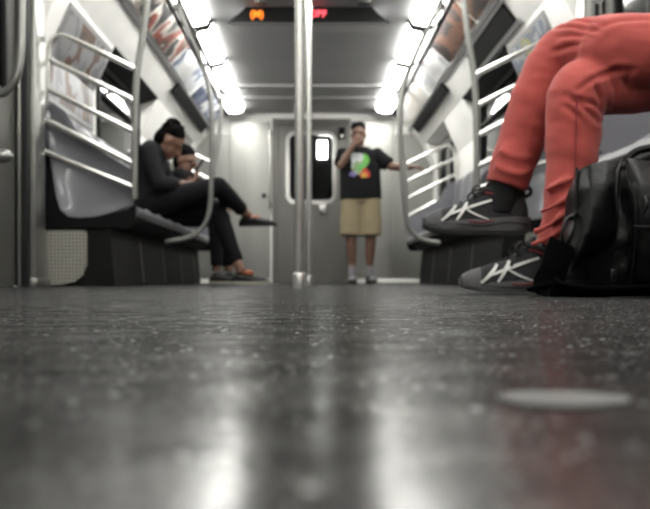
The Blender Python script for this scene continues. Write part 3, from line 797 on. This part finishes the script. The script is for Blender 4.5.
def seated_back():
    t = thing('person', 'second seated man further along the left bench, hand raised to his chin', 'person', (-1.15, 7.3, 0))
    y = 7.3
    J = dict(side=(0, 1, 0), pelvis=(-1.22, y, .575), waist=(-1.19, y, .71), chest=(-1.13, y, .83), upper=(-1.08, y, .91), neck=(-1.065, y, .97))
    hd = (-1.055, y, 1.045); fw = (.78, -.45, -.35); up = (.3, 0, .95)
    shN, shF = (-1.08, y-.17, .90), (-1.08, y+.17, .90)
    elN, elF = (-.90, y-.2, .72), (-.88, y+.15, .68)
    wN, wF = (-.95, y-.10, .90), (-.74, y+.0, .67)
    hipN, hipF = (-1.2, y-.1, .59), (-1.2, y+.1, .59)
    kN, kF = (-.78, y-.13, .57), (-.76, y+.13, .57)
    aN, aF = (-.78, y-.11, .11), (-.70, y+.12, .11)
    tN, tF = (-.57, y-.12, .03), (-.49, y+.13, .03)
    bm = new(); torso(bm, J, -.004); loft(bm, [J['upper'], J['neck'], hd], [.06, .052, .05], 14); head(bm, hd, fw, up)
    arm(bm, shN, elN, wN); arm(bm, shF, elF, wF)
    hand(bm, wN, (.1, .2, .9), (-.9, .2, .1), (0, 1, 0), 1.0); hand(bm, wF, (.9, -.1, -.3), (0, 0, -1), (0, -1, 0), .5)
    for a in ((hipN, kN, aN), (hipF, kF, aF)): leg(bm, *a)
    b = obj('body', bm, M['skin'], t); remesh(b, .008, 3)
    bm = new(); torso(bm, J, .016); arm(bm, shN, elN, wN, .015, .92); arm(bm, shF, elF, wF, .015, .92); loft(bm, [J['upper'], J['neck']], [.075, .064], 16)
    c = obj('jacket', bm, M['tee'], t); remesh(c, .012, 5)
    bm = new(); leg(bm, hipN, kN, aN, .013, .95); leg(bm, hipF, kF, aF, .013, .95); loft(bm, [V(J['pelvis'])+V((0, 0, -.06)), V(J['pelvis'])+V((0, 0, .1))], [(.17, .12), (.165, .12)], 20, side=(0, 1, 0))
    c = obj('trousers', bm, M['jeans'], t); remesh(c, .012, 5)
    face_bits(t, hd, fw, up, M['hair'])
    simple_shoe(t, V(aN)+V((0, 0, -.022)), tN, M['darkshoe'], M['whitesole']); simple_shoe(t, V(aF)+V((0, 0, -.022)), tF, M['darkshoe'], M['whitesole'])
seated_back()

# ---- man standing by the end door
def standing():
    y = 9.15
    t = thing('person', 'standing man in black printed t-shirt and khaki shorts, one hand at his face', 'person', (.54, y, 0))
    J = dict(side=(1, 0, 0), pelvis=(.54, y, .93), waist=(.535, y, 1.06), chest=(.53, y, 1.22), upper=(.53, y, 1.36), neck=(.525, y, 1.455))
    hd = (.515, y-.02, 1.585); fw = (-.12, -.98, -.12); up = (-.05, -.05, 1)
    shA, shB = (.35, y, 1.365), (.715, y, 1.365)       # image left, image right
    elA, elB = (.325, y-.12, 1.24), (.86, y-.05, 1.235)
    wA, wB = (.445, y-.17, 1.44), (1.07, y-.18, 1.215)
    hA, hB = (.45, y, .90), (.63, y, .90)
    kA, kB = (.435, y-.02, .50), (.645, y-.02, .50)
    aA, aB = (.455, y, .105), (.63, y+.02, .105)
    tA, tB = (.44, y-.2, .03), (.66, y-.18, .03)
    bm = new(); torso(bm, J, -.004); loft(bm, [J['upper'], J['neck'], hd], [.06, .055, .052], 14); head(bm, hd, fw, up)
    arm(bm, shA, elA, wA); arm(bm, shB, elB, wB)
    hand(bm, wA, (.3, .05, .95), (.4, .6, 0), (.9, -.3, 0), .7); hand(bm, wB, (.9, -.3, -.05), (0, 0, -1), (0, -1, .2), .9)
    leg(bm, hA, kA, aA); leg(bm, hB, kB, aB)
    b = obj('body', bm, M['skin_dark'], t); remesh(b, .008, 3)
    bm = new(); torso(bm, J, .03); loft(bm, [(.54, y, .89), (.535, y, 1.06), (.53, y, 1.25)], [(.225, .15), (.22, .145), (.215, .14)], 24, side=(1, 0, 0))
    arm(bm, shA, elA, wA, .024, .42); arm(bm, shB, elB, wB, .024, .42)
    c = obj('t_shirt', bm, M['tee'], t); remesh(c, .012, 5)
    # printed picture on the chest, projected on the shirt front
    import mathutils
    dg = bpy.context.evaluated_depsgraph_get()
    from mathutils.bvhtree import BVHTree
    me = c.data; off = world_loc(t)
    tree = BVHTree.FromPolygons([v.co+off for v in me.vertices], [p.vertices[:] for p in me.polygons])
    def patch(name, cx, cz, rx, rz, m, seed, lab=None):
        bm = new(); n_, k_ = 20, 4; ring = []
        def hit(x, z):
            h = tree.ray_cast(V((x, y-1, z)), V((0, 1, 0)))
            return (h[0].y if h[0] else y-.14)
        cv = bm.verts.new((cx, hit(cx, cz)-.004, cz)); prev = None
        for j in range(1, k_+1):
            rg = []
            for i in range(n_):
                a = 2*PI*i/n_; rr = j/k_*(1+.14*math.sin(3*a+seed)+.1*math.sin(5*a+2*seed))
                x, z = cx+rx*rr*math.cos(a), cz+rz*rr*math.sin(a); rg.append(bm.verts.new((x, hit(x, z)-.004, z)))
            for i in range(n_):
                if prev: bm.faces.new((prev[i], prev[(i+1) % n_], rg[(i+1) % n_], rg[i]))
                else: bm.faces.new((cv, rg[(i+1) % n_], rg[i]))
            prev = rg
        o = obj(name, bm, m, c, label=lab)
    patch('chest_print', .51, 1.265, .085, .115, ad_mat('print_white_green', [(190, 196, 196), (220, 222, 222), (140, 170, 120), (96, 190, 90), (200, 205, 205)], 9, 2), 1, 'large white and green print')
    patch('chest_print', .585, 1.30, .035, .06, mat('print_green', (110, 190, 80), .8), 2, 'green patch of the print')
    patch('chest_print', .575, 1.155, .055, .05, ad_mat('print_fire', [(210, 60, 50), (225, 90, 60), (230, 190, 60), (214, 70, 60)], 14, 5), 3, 'red and yellow patch of the print')
    patch('chest_print', .45, 1.15, .035, .03, mat('print_lilac', (140, 130, 190), .8), 4, 'lilac patch of the print')
    bm = new(); leg(bm, hA, kA, aA, .03, .495, flare=.012); leg(bm, hB, kB, aB, .03, .495, flare=.012)
    loft(bm, [(.54, y, .86), (.54, y, .98)], [(.195, .13), (.18, .13)], 20, side=(1, 0, 0))
    # cargo pockets
    for x in (.345, .735): ball(bm, (x, y-.01, .66), (.03, .07, .08))
    c2 = obj('shorts', bm, M['khaki'], t); remesh(c2, .011, 4)
    face_bits(t, hd, fw, up, M['hair'])
    for a_, to_ in ((aA, tA), (aB, tB)):
        bm = new(); loft(bm, [V(a_)+V((0, 0, -.02)), V(a_)+V((0, -.003, .05)), V(a_)+V((0, -.004, .085))], [.043, .043, .047], 16); obj('sock', bm, M['greysock'], t)
        sh = simple_shoe(t, V(a_)+V((0, 0, -.018)), to_, M['darkshoe'], M['darkshoe'])
        bm = new(); ball(bm, V(to_)+V((0, -.02, .018)), (.045, .03, .028), seg=12); obj('toe_cap', bm, M['greysock'], sh, label='pale toe cap')
standing()

# ---- person in red trousers on the near right bench
S = 400.
def Q(px, py, y):
    s_ = 860./y; return V(((px-310)/s_, y, .034+(280.3-py)/s_))
def red_person():
    t = thing('person', 'person in coral red trousers sitting at right with legs crossed', 'person', (1.1, 2.15, 0))
    # crossed (left) leg, passes over and behind
    cpts = [V((1.20, 2.03, .575)), Q(640, 50, 2.08), Q(600, 46, 2.15), Q(572, 49, 2.22), Q(553, 64, 2.25), Q(534, 105, 2.27), Q(518, 150, 2.285), Q(506, 186, 2.295)]
    crad = [.092, .086, .076, .070, .068, .066, .060, .056]
    ppts = [V((1.20, 2.25, .575)), V((1.0, 2.21, .572)), Q(640, 84, 2.17), Q(600, 86, 2.13), Q(577, 92, 2.11), Q(573, 125, 2.115), Q(571, 170, 2.12), Q(566, 215, 2.13), Q(556, 246, 2.15)]
    prad = [.09, .085, .072, .070, .070, .068, .062, .056, .050]
    y = 2.14
    J = dict(side=(0, 1, 0), pelvis=(1.24, y, .58), waist=(1.28, y, .74), chest=(1.27, y, .90), upper=(1.25, y, 1.03), neck=(1.23, y, 1.12))
    hd = (1.2, y, 1.26); fw = (-.98, 0, -.2); up = (-.2, 0, 1)
    aC = Q(500, 205, 2.30); toC = Q(430, 222, 2.31); aP = Q(552, 258, 2.15); toP = Q(468, 286, 2.14)
    shN, shF = (1.25, y-.18, 1.02), (1.25, y+.18, 1.02); elN, elF = (1.22, y-.25, .76), (1.22, y+.25, .76); wN, wF = (1.0, y-.15, .70), (1.02, y+.1, .70)
    bm = new(); torso(bm, J, -.005); loft(bm, [J['upper'], J['neck'], hd], [.06, .055, .052], 14); head(bm, hd, fw, up)
    arm(bm, shN, elN, wN); arm(bm, shF, elF, wF); hand(bm, wN, (-.9, .3, -.1), (0, 0, -1), (0, 1, 0), .3); hand(bm, wF, (-.9, -.3, -.1), (0, 0, -1), (0, -1, 0), .3)
    loft(bm, cpts, [r*.72 for r in crad], 16, smooth=3); loft(bm, ppts, [r*.72 for r in prad], 16, smooth=3)
    loft(bm, [cpts[-2], aC], [.034, .026], 14); loft(bm, [ppts[-2], aP], [.034, .026], 14)
    b = obj('body', bm, M['skin'], t); remesh(b, .008, 3)
    face_bits(t, hd, fw, up, M['hair'])
    bm = new(); torso(bm, J, .016); arm(bm, shN, elN, wN, .015, .92); arm(bm, shF, elF, wF, .015, .92); c = obj('shirt', bm, M['greyshirt'], t); remesh(c, .012, 5)
    # trousers with folds
    bm = new()
    loft(bm, cpts, crad, 28, smooth=5); loft(bm, ppts, prad, 28, smooth=5)
    ball(bm, cpts[0], .092); ball(bm, ppts[0], .092); loft(bm, [V(J['pelvis'])+V((-.03, 0, -.05)), V(J['pelvis'])+V((.0, 0, .1))], [(.17, .12), (.165, .12)], 20, side=(0, 1, 0))
    def fold(pts, r=.007, dy=0):
        loft(bm, smoothpath([Q(a, b_, yy) for a, b_, yy in pts], 4), r, 8)
    # crumpled hem folds on both shins
    ys = 2.12-.057
    fold([(546, 190, ys+.03), (558, 184, ys+.006), (572, 178, ys), (588, 174, ys+.02)], .007)
    fold([(540, 212, ys+.035), (554, 206, ys+.01), (570, 196, ys+.002), (586, 192, ys+.02)], .007)
    fold([(534, 232, ys+.045), (548, 226, ys+.02), (564, 214, ys+.008), (582, 206, ys+.02)], .008)
    fold([(531, 244, ys+.05), (544, 240, ys+.03), (560, 230, ys+.018), (576, 222, ys+.024)], .007)
    yh = 2.285-.060
    fold([(500, 150, yh+.02), (512, 156, yh+.006), (526, 158, yh+.006), (538, 152, yh+.03)], .007)
    fold([(494, 166, yh+.03), (508, 172, yh+.01), (522, 174, yh+.01), (534, 166, yh+.03)], .008)
    fold([(512, 118, yh+.02), (524, 132, yh), (534, 146, yh+.006)], .006)
    c = obj('trousers', bm, M['pants'], t); remesh(c, .0055, 9)
    me = c.data; me.update()
    Z = lambda a, b_: (490+a/3.39, b_/3.39)
    cre = [(2.10, [Z(270, 325), Z(325, 285), Z(395, 256), Z(450, 262)], .0050), (2.10, [Z(262, 350), Z(320, 366), Z(372, 388)], .0048), (2.10, [Z(322, 300), Z(345, 335), Z(362, 388)], .0045),
           (2.12, [Z(376, 285), Z(402, 320), Z(412, 372)], .0042), (2.10, [Z(240, 335), Z(290, 380), Z(345, 425)], .0045), (2.13, [Z(420, 280), Z(450, 330)], .0040),
           (2.10, [Z(235, 372), Z(270, 400), Z(300, 440)], .0035),
           (2.22, [Z(200, 98), Z(250, 122), Z(285, 160), Z(300, 176)], .0050), (2.22, [Z(215, 145), Z(255, 160), Z(282, 186)], .0048), (2.23, [Z(195, 190), Z(232, 188), Z(262, 196)], .0045), (2.22, [Z(240, 80), Z(280, 118), Z(310, 160)], .0038),
           (2.16, [Z(300, 140), Z(380, 124), Z(540, 130)], .0022)]
    cr3 = [([V(((a_-310)*yy/860, .034+(280.3-b_)*yy/860)) for a_, b_ in pl], dp) for yy, pl, dp in cre]
    def segd(p, a_, b_):
        ab = b_-a_; tt = max(0, min(1, (p-a_).dot(ab)/ab.length_squared)); q_ = p-(a_+ab*tt); return q_.length, (ab.x*q_.y-ab.y*q_.x), tt
    off_t = world_loc(t)
    for v in me.vertices:
        if v.normal.y > -.15: continue
        w3 = v.co+off_t
        if w3.z < .38 or w3.x > 1: continue
        p2 = V((w3.x, w3.z)); dsp = 0
        for pl, dp in cr3:
            best = min((segd(p2, pl[i], pl[i+1])+(i,) for i in range(len(pl)-1)), key=lambda q_: q_[0])
            d_ = best[0]
            if d_ < .04:
                f_ = (best[3]+best[2])/(len(pl)-1); taper = math.sin(PI*min(1, max(0, .08+.84*f_)))
                dsp += taper*dp*(-1.5*math.exp(-(d_/.0055)**2)+.75*math.exp(-((d_-.013)/.007)**2))
        v.co += v.normal*dsp
    me.update()
    nrm = [v.normal.copy() for v in me.vertices]
    for v, n_ in zip(me.vertices, nrm):
        p = v.co*1.0
        a = noise.noise(V((p.x*7, p.y*7, p.z*20+p.x*9)))*.0045+noise.noise(V((p.x*20, p.y*18, p.z*48+p.x*14)))*.0018
        v.co += n_*a
    # side seam of the planted shin
    bm = new(); loft(bm, smoothpath([Q(577, 96, 2.038), Q(576, 130, 2.043), Q(575, 170, 2.052), Q(570, 205, 2.066)], 5), .0016, 6); obj('side_seam', bm, M['redpipe'], c)
    # socks
    bm = new(); loft(bm, [Q(507, 172, 2.295), Q(503, 196, 2.30), Q(500, 212, 2.30)], [.044, .038, .033], 18); obj('sock', bm, M['blacksock'], t)
    bm = new(); loft(bm, [Q(557, 240, 2.15), Q(554, 252, 2.15), Q(552, 268, 2.15)], [.036, .034, .032], 18); obj('sock', bm, M['blacksock'], t)
    # sport shoes -------------------------------------------------
    def sport_shoe(origin, fwd, up, label, k_=1.0):
        o3 = V(origin); s_, f_, u_ = frame_from(fwd, up)      # s_ = right of the shoe
        T = lambda x, w_, z: o3+(f_*x+s_*w_+u_*z)*k_
        # stations: x, half width, top z
        st = [(0.0, .022, .080), (.008, .030, .108), (.03, .034, .116), (.06, .036, .106), (.09, .037, .114), (.115, .038, .122), (.14, .040, .106), (.17, .044, .089), (.20, .047, .083), (.23, .047, .073), (.26, .044, .062), (.28, .037, .054), (.292, .026, .044)]
        def inter(x):
            for i in range(len(st)-1):
                if st[i][0] <= x <= st[i+1][0]:
                    q = (x-st[i][0])/(st[i+1][0]-st[i][0]); return st[i][1]+(st[i+1][1]-st[i][1])*q, st[i][2]+(st[i+1][2]-st[i][2])*q
            return st[-1][1:]
        def side_w(x, z):
            w_, top = inter(x); zz = max(0, min(.985, (z-.02)/(top-.02))); return w_*(1-zz**2.667)**.275
        bm = new(); rings = []
        K = 22
        xs = sorted(set([q[0] for q in st]+[.019, .045, .075, .10, .128, .155, .185, .215, .245, .27]))
        for x in xs:
            w_, top = inter(x); ring = []
            for k in range(K+1):
                a = PI*k/K; cz = math.sin(a); z = .02+(top-.02)*cz**.75
                ww = w_*(1 if math.cos(a) >= 0 else -1)*abs(math.cos(a))**.55
                ring.append(bm.verts.new(T(x, ww, z)))
            rings.append(ring)
        for i in range(len(rings)-1):
            for k in range(K): bm.faces.new((rings[i][k], rings[i][k+1], rings[i+1][k+1], rings[i+1][k]))
            bm.faces.new((rings[i][K], rings[i][0], rings[i+1][0], rings[i+1][K]))
        bm.faces.new(rings[0]); bm.faces.new(list(reversed(rings[-1])))
        sh = obj('sport_shoe', bm, M['shoe_up'], t, label=label)
        # midsole with rocker and flared heel
        bm = new(); outl = [(-.008, .02), (.004, .034), (.04, .041), (.08, .040), (.12, .039), (.17, .046), (.21, .050), (.25, .045), (.28, .033), (.297, .012)]
        poly = outl+[(x, -w_) for x, w_ in reversed(outl)]
        n_ = len(poly); A = []; B = []; Mid = []
        for x, w_ in poly:
            zb = .003+max(0, (x-.22)/.077)**2*.016+max(0, (.02-x)/.028)**2*.006
            zt = .043-.014*min(1, max(0, (x-.05)/.15))+max(0, (x-.24)/.057)*.012
            A.append(bm.verts.new(T(x, w_*.95, zb))); Mid.append(bm.verts.new(T(x, w_*1.03, (zb+zt)/2-.002))); B.append(bm.verts.new(T(x, w_*.97, zt)))
        bm.faces.new(A); bm.faces.new(list(reversed(B)))
        for i in range(n_):
            j = (i+1) % n_; bm.faces.new((A[i], Mid[i], Mid[j], A[j])); bm.faces.new((Mid[i], B[i], B[j], Mid[j]))
        obj('midsole', bm, M['shoe_sole'], sh)
        for q in (-1, 1):
            # grooves of the midsole
            bm = new(); loft(bm, smoothpath([T(.005, q*.040, .020), T(.06, q*.0425, .026), T(.12, q*.041, .016), T(.19, q*.0495, .018), T(.26, q*.0435, .022)], 4), .0018, 6); obj('sole_groove', bm, M['rubber'], sh)
            # silver stripes: two long curved, two crossing
            def stripe(ctrl, w0):
                pts = smoothpath([V((a, b_, 0)) for a, b_ in ctrl], 5); bm = new()
                L_ = []
                for i, p in enumerate(pts):
                    d_ = (pts[min(i+1, len(pts)-1)]-pts[max(i-1, 0)]).normalized(); nn = V((-d_.y, d_.x, 0)); wd = w0*(1-.35*abs(2*i/(len(pts)-1)-1))
                    row = []
                    for e, lift in ((-1, .0004), (-.8, .0028), (.8, .0028), (1, .0004)):
                        r_ = p+nn*wd*e; row.append(bm.verts.new(T(r_.x, q*(side_w(r_.x, r_.y)+lift+.0012), r_.y)))
                    L_.append(row)
                for i in range(len(L_)-1):
                    for k in range(3): bm.faces.new((L_[i][k], L_[i][k+1], L_[i+1][k+1], L_[i+1][k]))
                obj('side_stripe', bm, M['stripe'], sh, label='silver side stripe')
            stripe([(.204, .077), (.213, .062), (.228, .044), (.246, .028)], .005)
            stripe([(.172, .086), (.182, .066), (.192, .048), (.204, .030)], .005)
            stripe([(.226, .046), (.190, .060), (.150, .075), (.098, .092)], .0048)
            stripe([(.186, .070), (.165, .055), (.140, .043), (.115, .034)], .0036)
        # toe overlay and heel counter
        bm = new()
        for x0, x1, lift in ((.245, .29, .0015),):
            xs2 = [x0+(x1-x0)*i/5 for i in range(6)]; rr = []
            for x in xs2:
                w_, top = inter(x); ring = []
                for k in range(15):
                    a = PI*k/14; cz = math.sin(a); z = .02+(top-.02+lift)*cz**.75; ww = (w_+lift)*(1 if math.cos(a) >= 0 else -1)*abs(math.cos(a))**.55
                    ring.append(bm.verts.new(T(x, ww, z)))
                rr.append(ring)
            for i in range(5):
                for k in range(14): bm.faces.new((rr[i][k], rr[i][k+1], rr[i+1][k+1], rr[i+1][k]))
        obj('toe_overlay', bm, M['shoe_toe'], sh)
        # collar padding, red lined
        bm = new()
        loft(bm, smoothpath([T(.012, 0, .116), T(.022, .028, .114), (T(.055, .033, .104)), T(.09, .031, .112), T(.118, .018, .124), T(.122, 0, .128), T(.118, -.018, .124), T(.09, -.031, .112), T(.055, -.033, .104), T(.022, -.028, .114), T(.012, 0, .116)], 4), .009, 10)
        obj('collar', bm, M['lace'], sh)
        for q in (-1, 1): bm = new(); loft(bm, smoothpath([T(.05, q*.040, .092), T(.08, q*.040, .098), T(.105, q*.037, .108), T(.122, q*.028, .114)], 4), .0022, 6); obj('red_piping', bm, M['redpipe'], sh, label='thin red piping')
        for q in (-1, 1): bm = new(); loft(bm, smoothpath([T(.10, q*.0415, .030), T(.14, q*.045, .024), T(.17, q*.0485, .028)], 4), .0016, 6); obj('red_piping', bm, M['redpipe'], sh, label='thin red piping')
        # tongue
        bm = new(); loft(bm, [T(.165, 0, .090), T(.135, 0, .110), T(.115, 0, .132), T(.105, 0, .146)], [(.018, .006), (.022, .006), (.024, .007), (.02, .005)], 12, side=s_); obj('tongue', bm, M['shoe_up'], sh)
        # heel pull loop
        bm = new(); loft(bm, smoothpath([T(.006, 0, .106), T(-.012, 0, .118), T(-.008, 0, .134), T(.008, 0, .126)], 4), .005, 8); obj('heel_loop', bm, M['lace'], sh)
        # laces
        bm = new()
        for i in range(6):
            x = .122+i*.013; w_, top = inter(x); e = 1 if i % 2 else -1
            loft(bm, [T(x-.004*e, -.026, top-.010), T(x, -.01, top+.004), T(x, .01, top+.004), T(x+.004*e, .026, top-.010)], .0032, 8)
        for q in (-1, 1):
            loft(bm, smoothpath([T(.126, 0, .124), T(.14, q*.025, .134), T(.16, q*.045, .117), T(.148, q*.042, .098), T(.13, q*.012, .120)], 5), .0028, 8)
            loft(bm, smoothpath([T(.126, 0, .124), T(.145, q*.03, .112), T(.165, q*.052, .087), T(.17, q*.054, .07)], 5), .0025, 8)
        ball(bm, T(.127, 0, .124), .0075, seg=10)
        obj('laces', bm, M['lace'], sh)
        return sh
    # planted shoe: heel at px 574, sole z=0
    sport_shoe(Q(574, 280, 2.15)*V((1, 1, 0)) if False else V((.662, 2.15, 0)), (-.995, .05, 0), (0, 0, 1), 'dark sports shoe with silver side stripes, flat on the floor', .97)
    hC = Q(527, 234, 2.30); tC_ = Q(424, 233, 2.30)
    sport_shoe(hC, (tC_-hC).normalized()+V((0, .05, 0)), (0, .12, 1), 'dark sports shoe with silver side stripes, raised on the crossed foot', .94)
red_person()

# ---------------------------------------------------------------- black leather bag
def bag():
    t = thing('leather_bag', 'black leather shoulder bag slumped on the floor beside the red trousers', 'bag', (.75, 1.9, 0))
    yb = 1.95
    # body: stack of rounded-rectangle sections with sag
    bm = new()
    secs = [(.012, .585, .93, .085), (.05, .570, .945, .105), (.12, .575, .945, .108), (.18, .592, .94, .095), (.235, .598, .93, .075), (.27, .612, .925, .055), (.283, .64, .915, .035)]
    rings = []
    for z, x0, x1, dd in secs:
        ring = []
        cx, hx = (x0+x1)/2, (x1-x0)/2
        for k in range(40):
            a = 2*PI*k/40; ca, sa = math.cos(a), math.sin(a); e = .38
            ring.append(bm.verts.new((cx+hx*math.copysign(abs(ca)**e, ca), yb+dd*math.copysign(abs(sa)**e, sa), z)))
        rings.append(ring)
    for i in range(len(rings)-1):
        for k in range(40): bm.faces.new((rings[i][k], rings[i][(k+1) % 40], rings[i+1][(k+1) % 40], rings[i+1][k]))
    bm.faces.new(rings[0]); bm.faces.new(list(reversed(rings[-1])))
    bmesh.ops.subdivide_edges(bm, edges=bm.edges[:], cuts=2, use_grid_fill=True)
    body = obj('bag_body', bm, M['leather'], t); remesh(body, .006, 6)
    for v in body.data.vertices:
        p = v.co+V((.75, 1.9, 0)); a = noise.noise(V((p.x*13, p.y*8, p.z*11)))*.010+noise.noise(V((p.x*34, p.y*20, p.z*26)))*.003
        v.co += v.normal*a*(1 if p.z > .03 else .2)
    # front flap hanging as a bulging sheet: from top ridge down, pointed lower left
    def flap(name, grid, th, m):
        bm = new(); R = []
        for row in grid: R.append([bm.verts.new(Q(*p)) for p in row])
        for i in range(len(R)-1):
            for k in range(len(R[0])-1): bm.faces.new((R[i][k], R[i][k+1], R[i+1][k+1], R[i+1][k]))
        bmesh.ops.subdivide_edges(bm, edges=bm.edges[:], cuts=3, use_grid_fill=True, smooth=.6)
        bmesh.ops.recalc_face_normals(bm, faces=bm.faces)
        o = obj(name, bm, m, body)
        md = o.modifiers.new('t', 'SOLIDIFY'); md.thickness = th; md.offset = 0
        md = o.modifiers.new('b', 'SUBSURF'); md.levels = 1; md.render_levels = 1
        return o
    F1 = [[(578, 170, 1.88), (590, 164, 1.87), (605, 160, 1.865), (622, 158, 1.87)],
          [(576, 190, 1.86), (590, 186, 1.825), (606, 184, 1.82), (620, 184, 1.835)],
          [(577, 208, 1.855), (590, 208, 1.81), (604, 208, 1.815), (618, 208, 1.83)],
          [(574, 228, 1.85), (586, 232, 1.80), (600, 234, 1.81), (617, 232, 1.825)],
          [(570, 248, 1.85), (578, 254, 1.80), (592, 250, 1.82), (614, 244, 1.84)],
          [(568, 270, 1.85), (571, 274, 1.82), (578, 264, 1.84), (600, 252, 1.86)]]
    flap('front_flap', F1, .006, M['leather'])
    F2 = [[(624, 158, 1.875), (634, 158, 1.87), (650, 160, 1.87), (680, 162, 1.875)],
          [(628, 185, 1.83), (640, 185, 1.815), (655, 186, 1.81), (684, 186, 1.82)],
          [(632, 215, 1.825), (644, 215, 1.80), (660, 216, 1.80), (686, 216, 1.81)],
          [(632, 250, 1.83), (644, 252, 1.805), (660, 252, 1.80), (686, 250, 1.81)],
          [(630, 278, 1.84), (644, 280, 1.815), (660, 280, 1.81), (684, 278, 1.82)]]
    flap('front_pocket', F2, .006, M['leather'])
    def cord(name, pts, r, m, par, lab=None):
        bm = new(); loft(bm, smoothpath([Q(*p) for p in pts], 6), r, 8); obj(name, bm, m, par, label=lab)
    cord('piping', [(622, 159, 1.865), (618, 170, 1.84), (616, 190, 1.825), (617, 215, 1.82), (614, 240, 1.83), (600, 252, 1.85)], .004, M['leather'], body)
    cord('piping', [(626, 160, 1.865), (632, 180, 1.83), (636, 215, 1.815), (634, 255, 1.82), (630, 284, 1.83)], .004, M['leather'], body)
    cord('piping', [(577, 168, 1.875), (576, 190, 1.855), (577, 210, 1.85), (573, 232, 1.845), (568, 262, 1.85), (571, 276, 1.82), (580, 264, 1.835), (600, 252, 1.85)], .0035, M['leather'], body)
    cord('piping', [(634, 226, 1.80), (645, 227, 1.79), (665, 226, 1.79)], .003, M['leather'], body)
    cord('zip_pull', [(645, 196, 1.79), (647, 205, 1.785), (643, 213, 1.79)], .004, M['gunmetal'], body)
    # carrying handle
    cord('handle', [(626, 160, 1.95), (640, 150, 1.95), (668, 148, 1.95), (690, 160, 1.95)], .009, M['leather'], t)
    # buckle and small tab low on the front
    bm = new(); p = Q(613, 275, 1.80); box(bm, p-V((.006, .004, .012)), p+V((.006, .004, .012)), .002); obj('buckle', bm, M['gunmetal'], t)
    # clip ring with webbing strap falling to the floor
    cord('clip_ring', [(565, 246, 1.84), (562, 236, 1.83), (565, 222, 1.83), (571, 216, 1.83), (575, 222, 1.83), (570, 236, 1.83), (566, 246, 1.84)], .0035, M['gunmetal'], t)
    cord('clip_tab', [(570, 218, 1.835), (577, 214, 1.85), (584, 212, 1.87)], .006, M['leather'], t)
    def band(name, pts, w_, th, nrm0, m):
        """flat webbing: centre line pts with a width direction each"""
        bm = new(); C_ = smoothpath([p for p, _ in pts], 6); W_ = smoothpath([V(d) for _, d in pts], 6); R = []
        for i, (c_, d_) in enumerate(zip(C_, W_)):
            tt = (C_[min(i+1, len(C_)-1)]-C_[max(i-1, 0)]).normalized(); d_ = (d_-tt*d_.dot(tt)).normalized(); n_ = tt.cross(d_)
            R.append([bm.verts.new(c_+d_*w_*a+n_*th*b_) for a, b_ in ((-1, -.6), (-.9, -1), (.9, -1), (1, -.6), (1, .6), (.9, 1), (-.9, 1), (-1, .6))])
        for i in range(len(R)-1):
            for k in range(8): bm.faces.new((R[i][k], R[i][(k+1) % 8], R[i+1][(k+1) % 8], R[i+1][k]))
        bm.faces.new(R[0]); bm.faces.new(list(reversed(R[-1])))
        return obj(name, bm, m, t)
    st = band('shoulder_strap', [(Q(563, 243, 1.83), (1, .1, -.2)), (Q(558, 256, 1.82), (1, .1, 0)), (Q(553, 272, 1.81), (1, .2, 0)), (Q(548, 286, 1.80), (.9, -.3, .1)), (V((.52, 1.76, .016)), (.4, -.9, .1)), (V((.58, 1.70, .012)), (0, -1, .25)), (V((.68, 1.70, .015)), (0, -1, .3)), (V((.82, 1.72, .016)), (0, -1, .25)), (V((.98, 1.8, .03)), (.3, -1, .1))], .030, .0045, None, M['webbing'])
    band('shoulder_strap', [(V((.60, 1.80, .02)), (0, -1, .35)), (V((.54, 1.79, .02)), (0, -1, .35)), (V((.50, 1.80, .018)), (.0, -1, .3)), (V((.47, 1.82, .012)), (0, -1, .2))], .028, .004, None, M['webbing'])
bag()
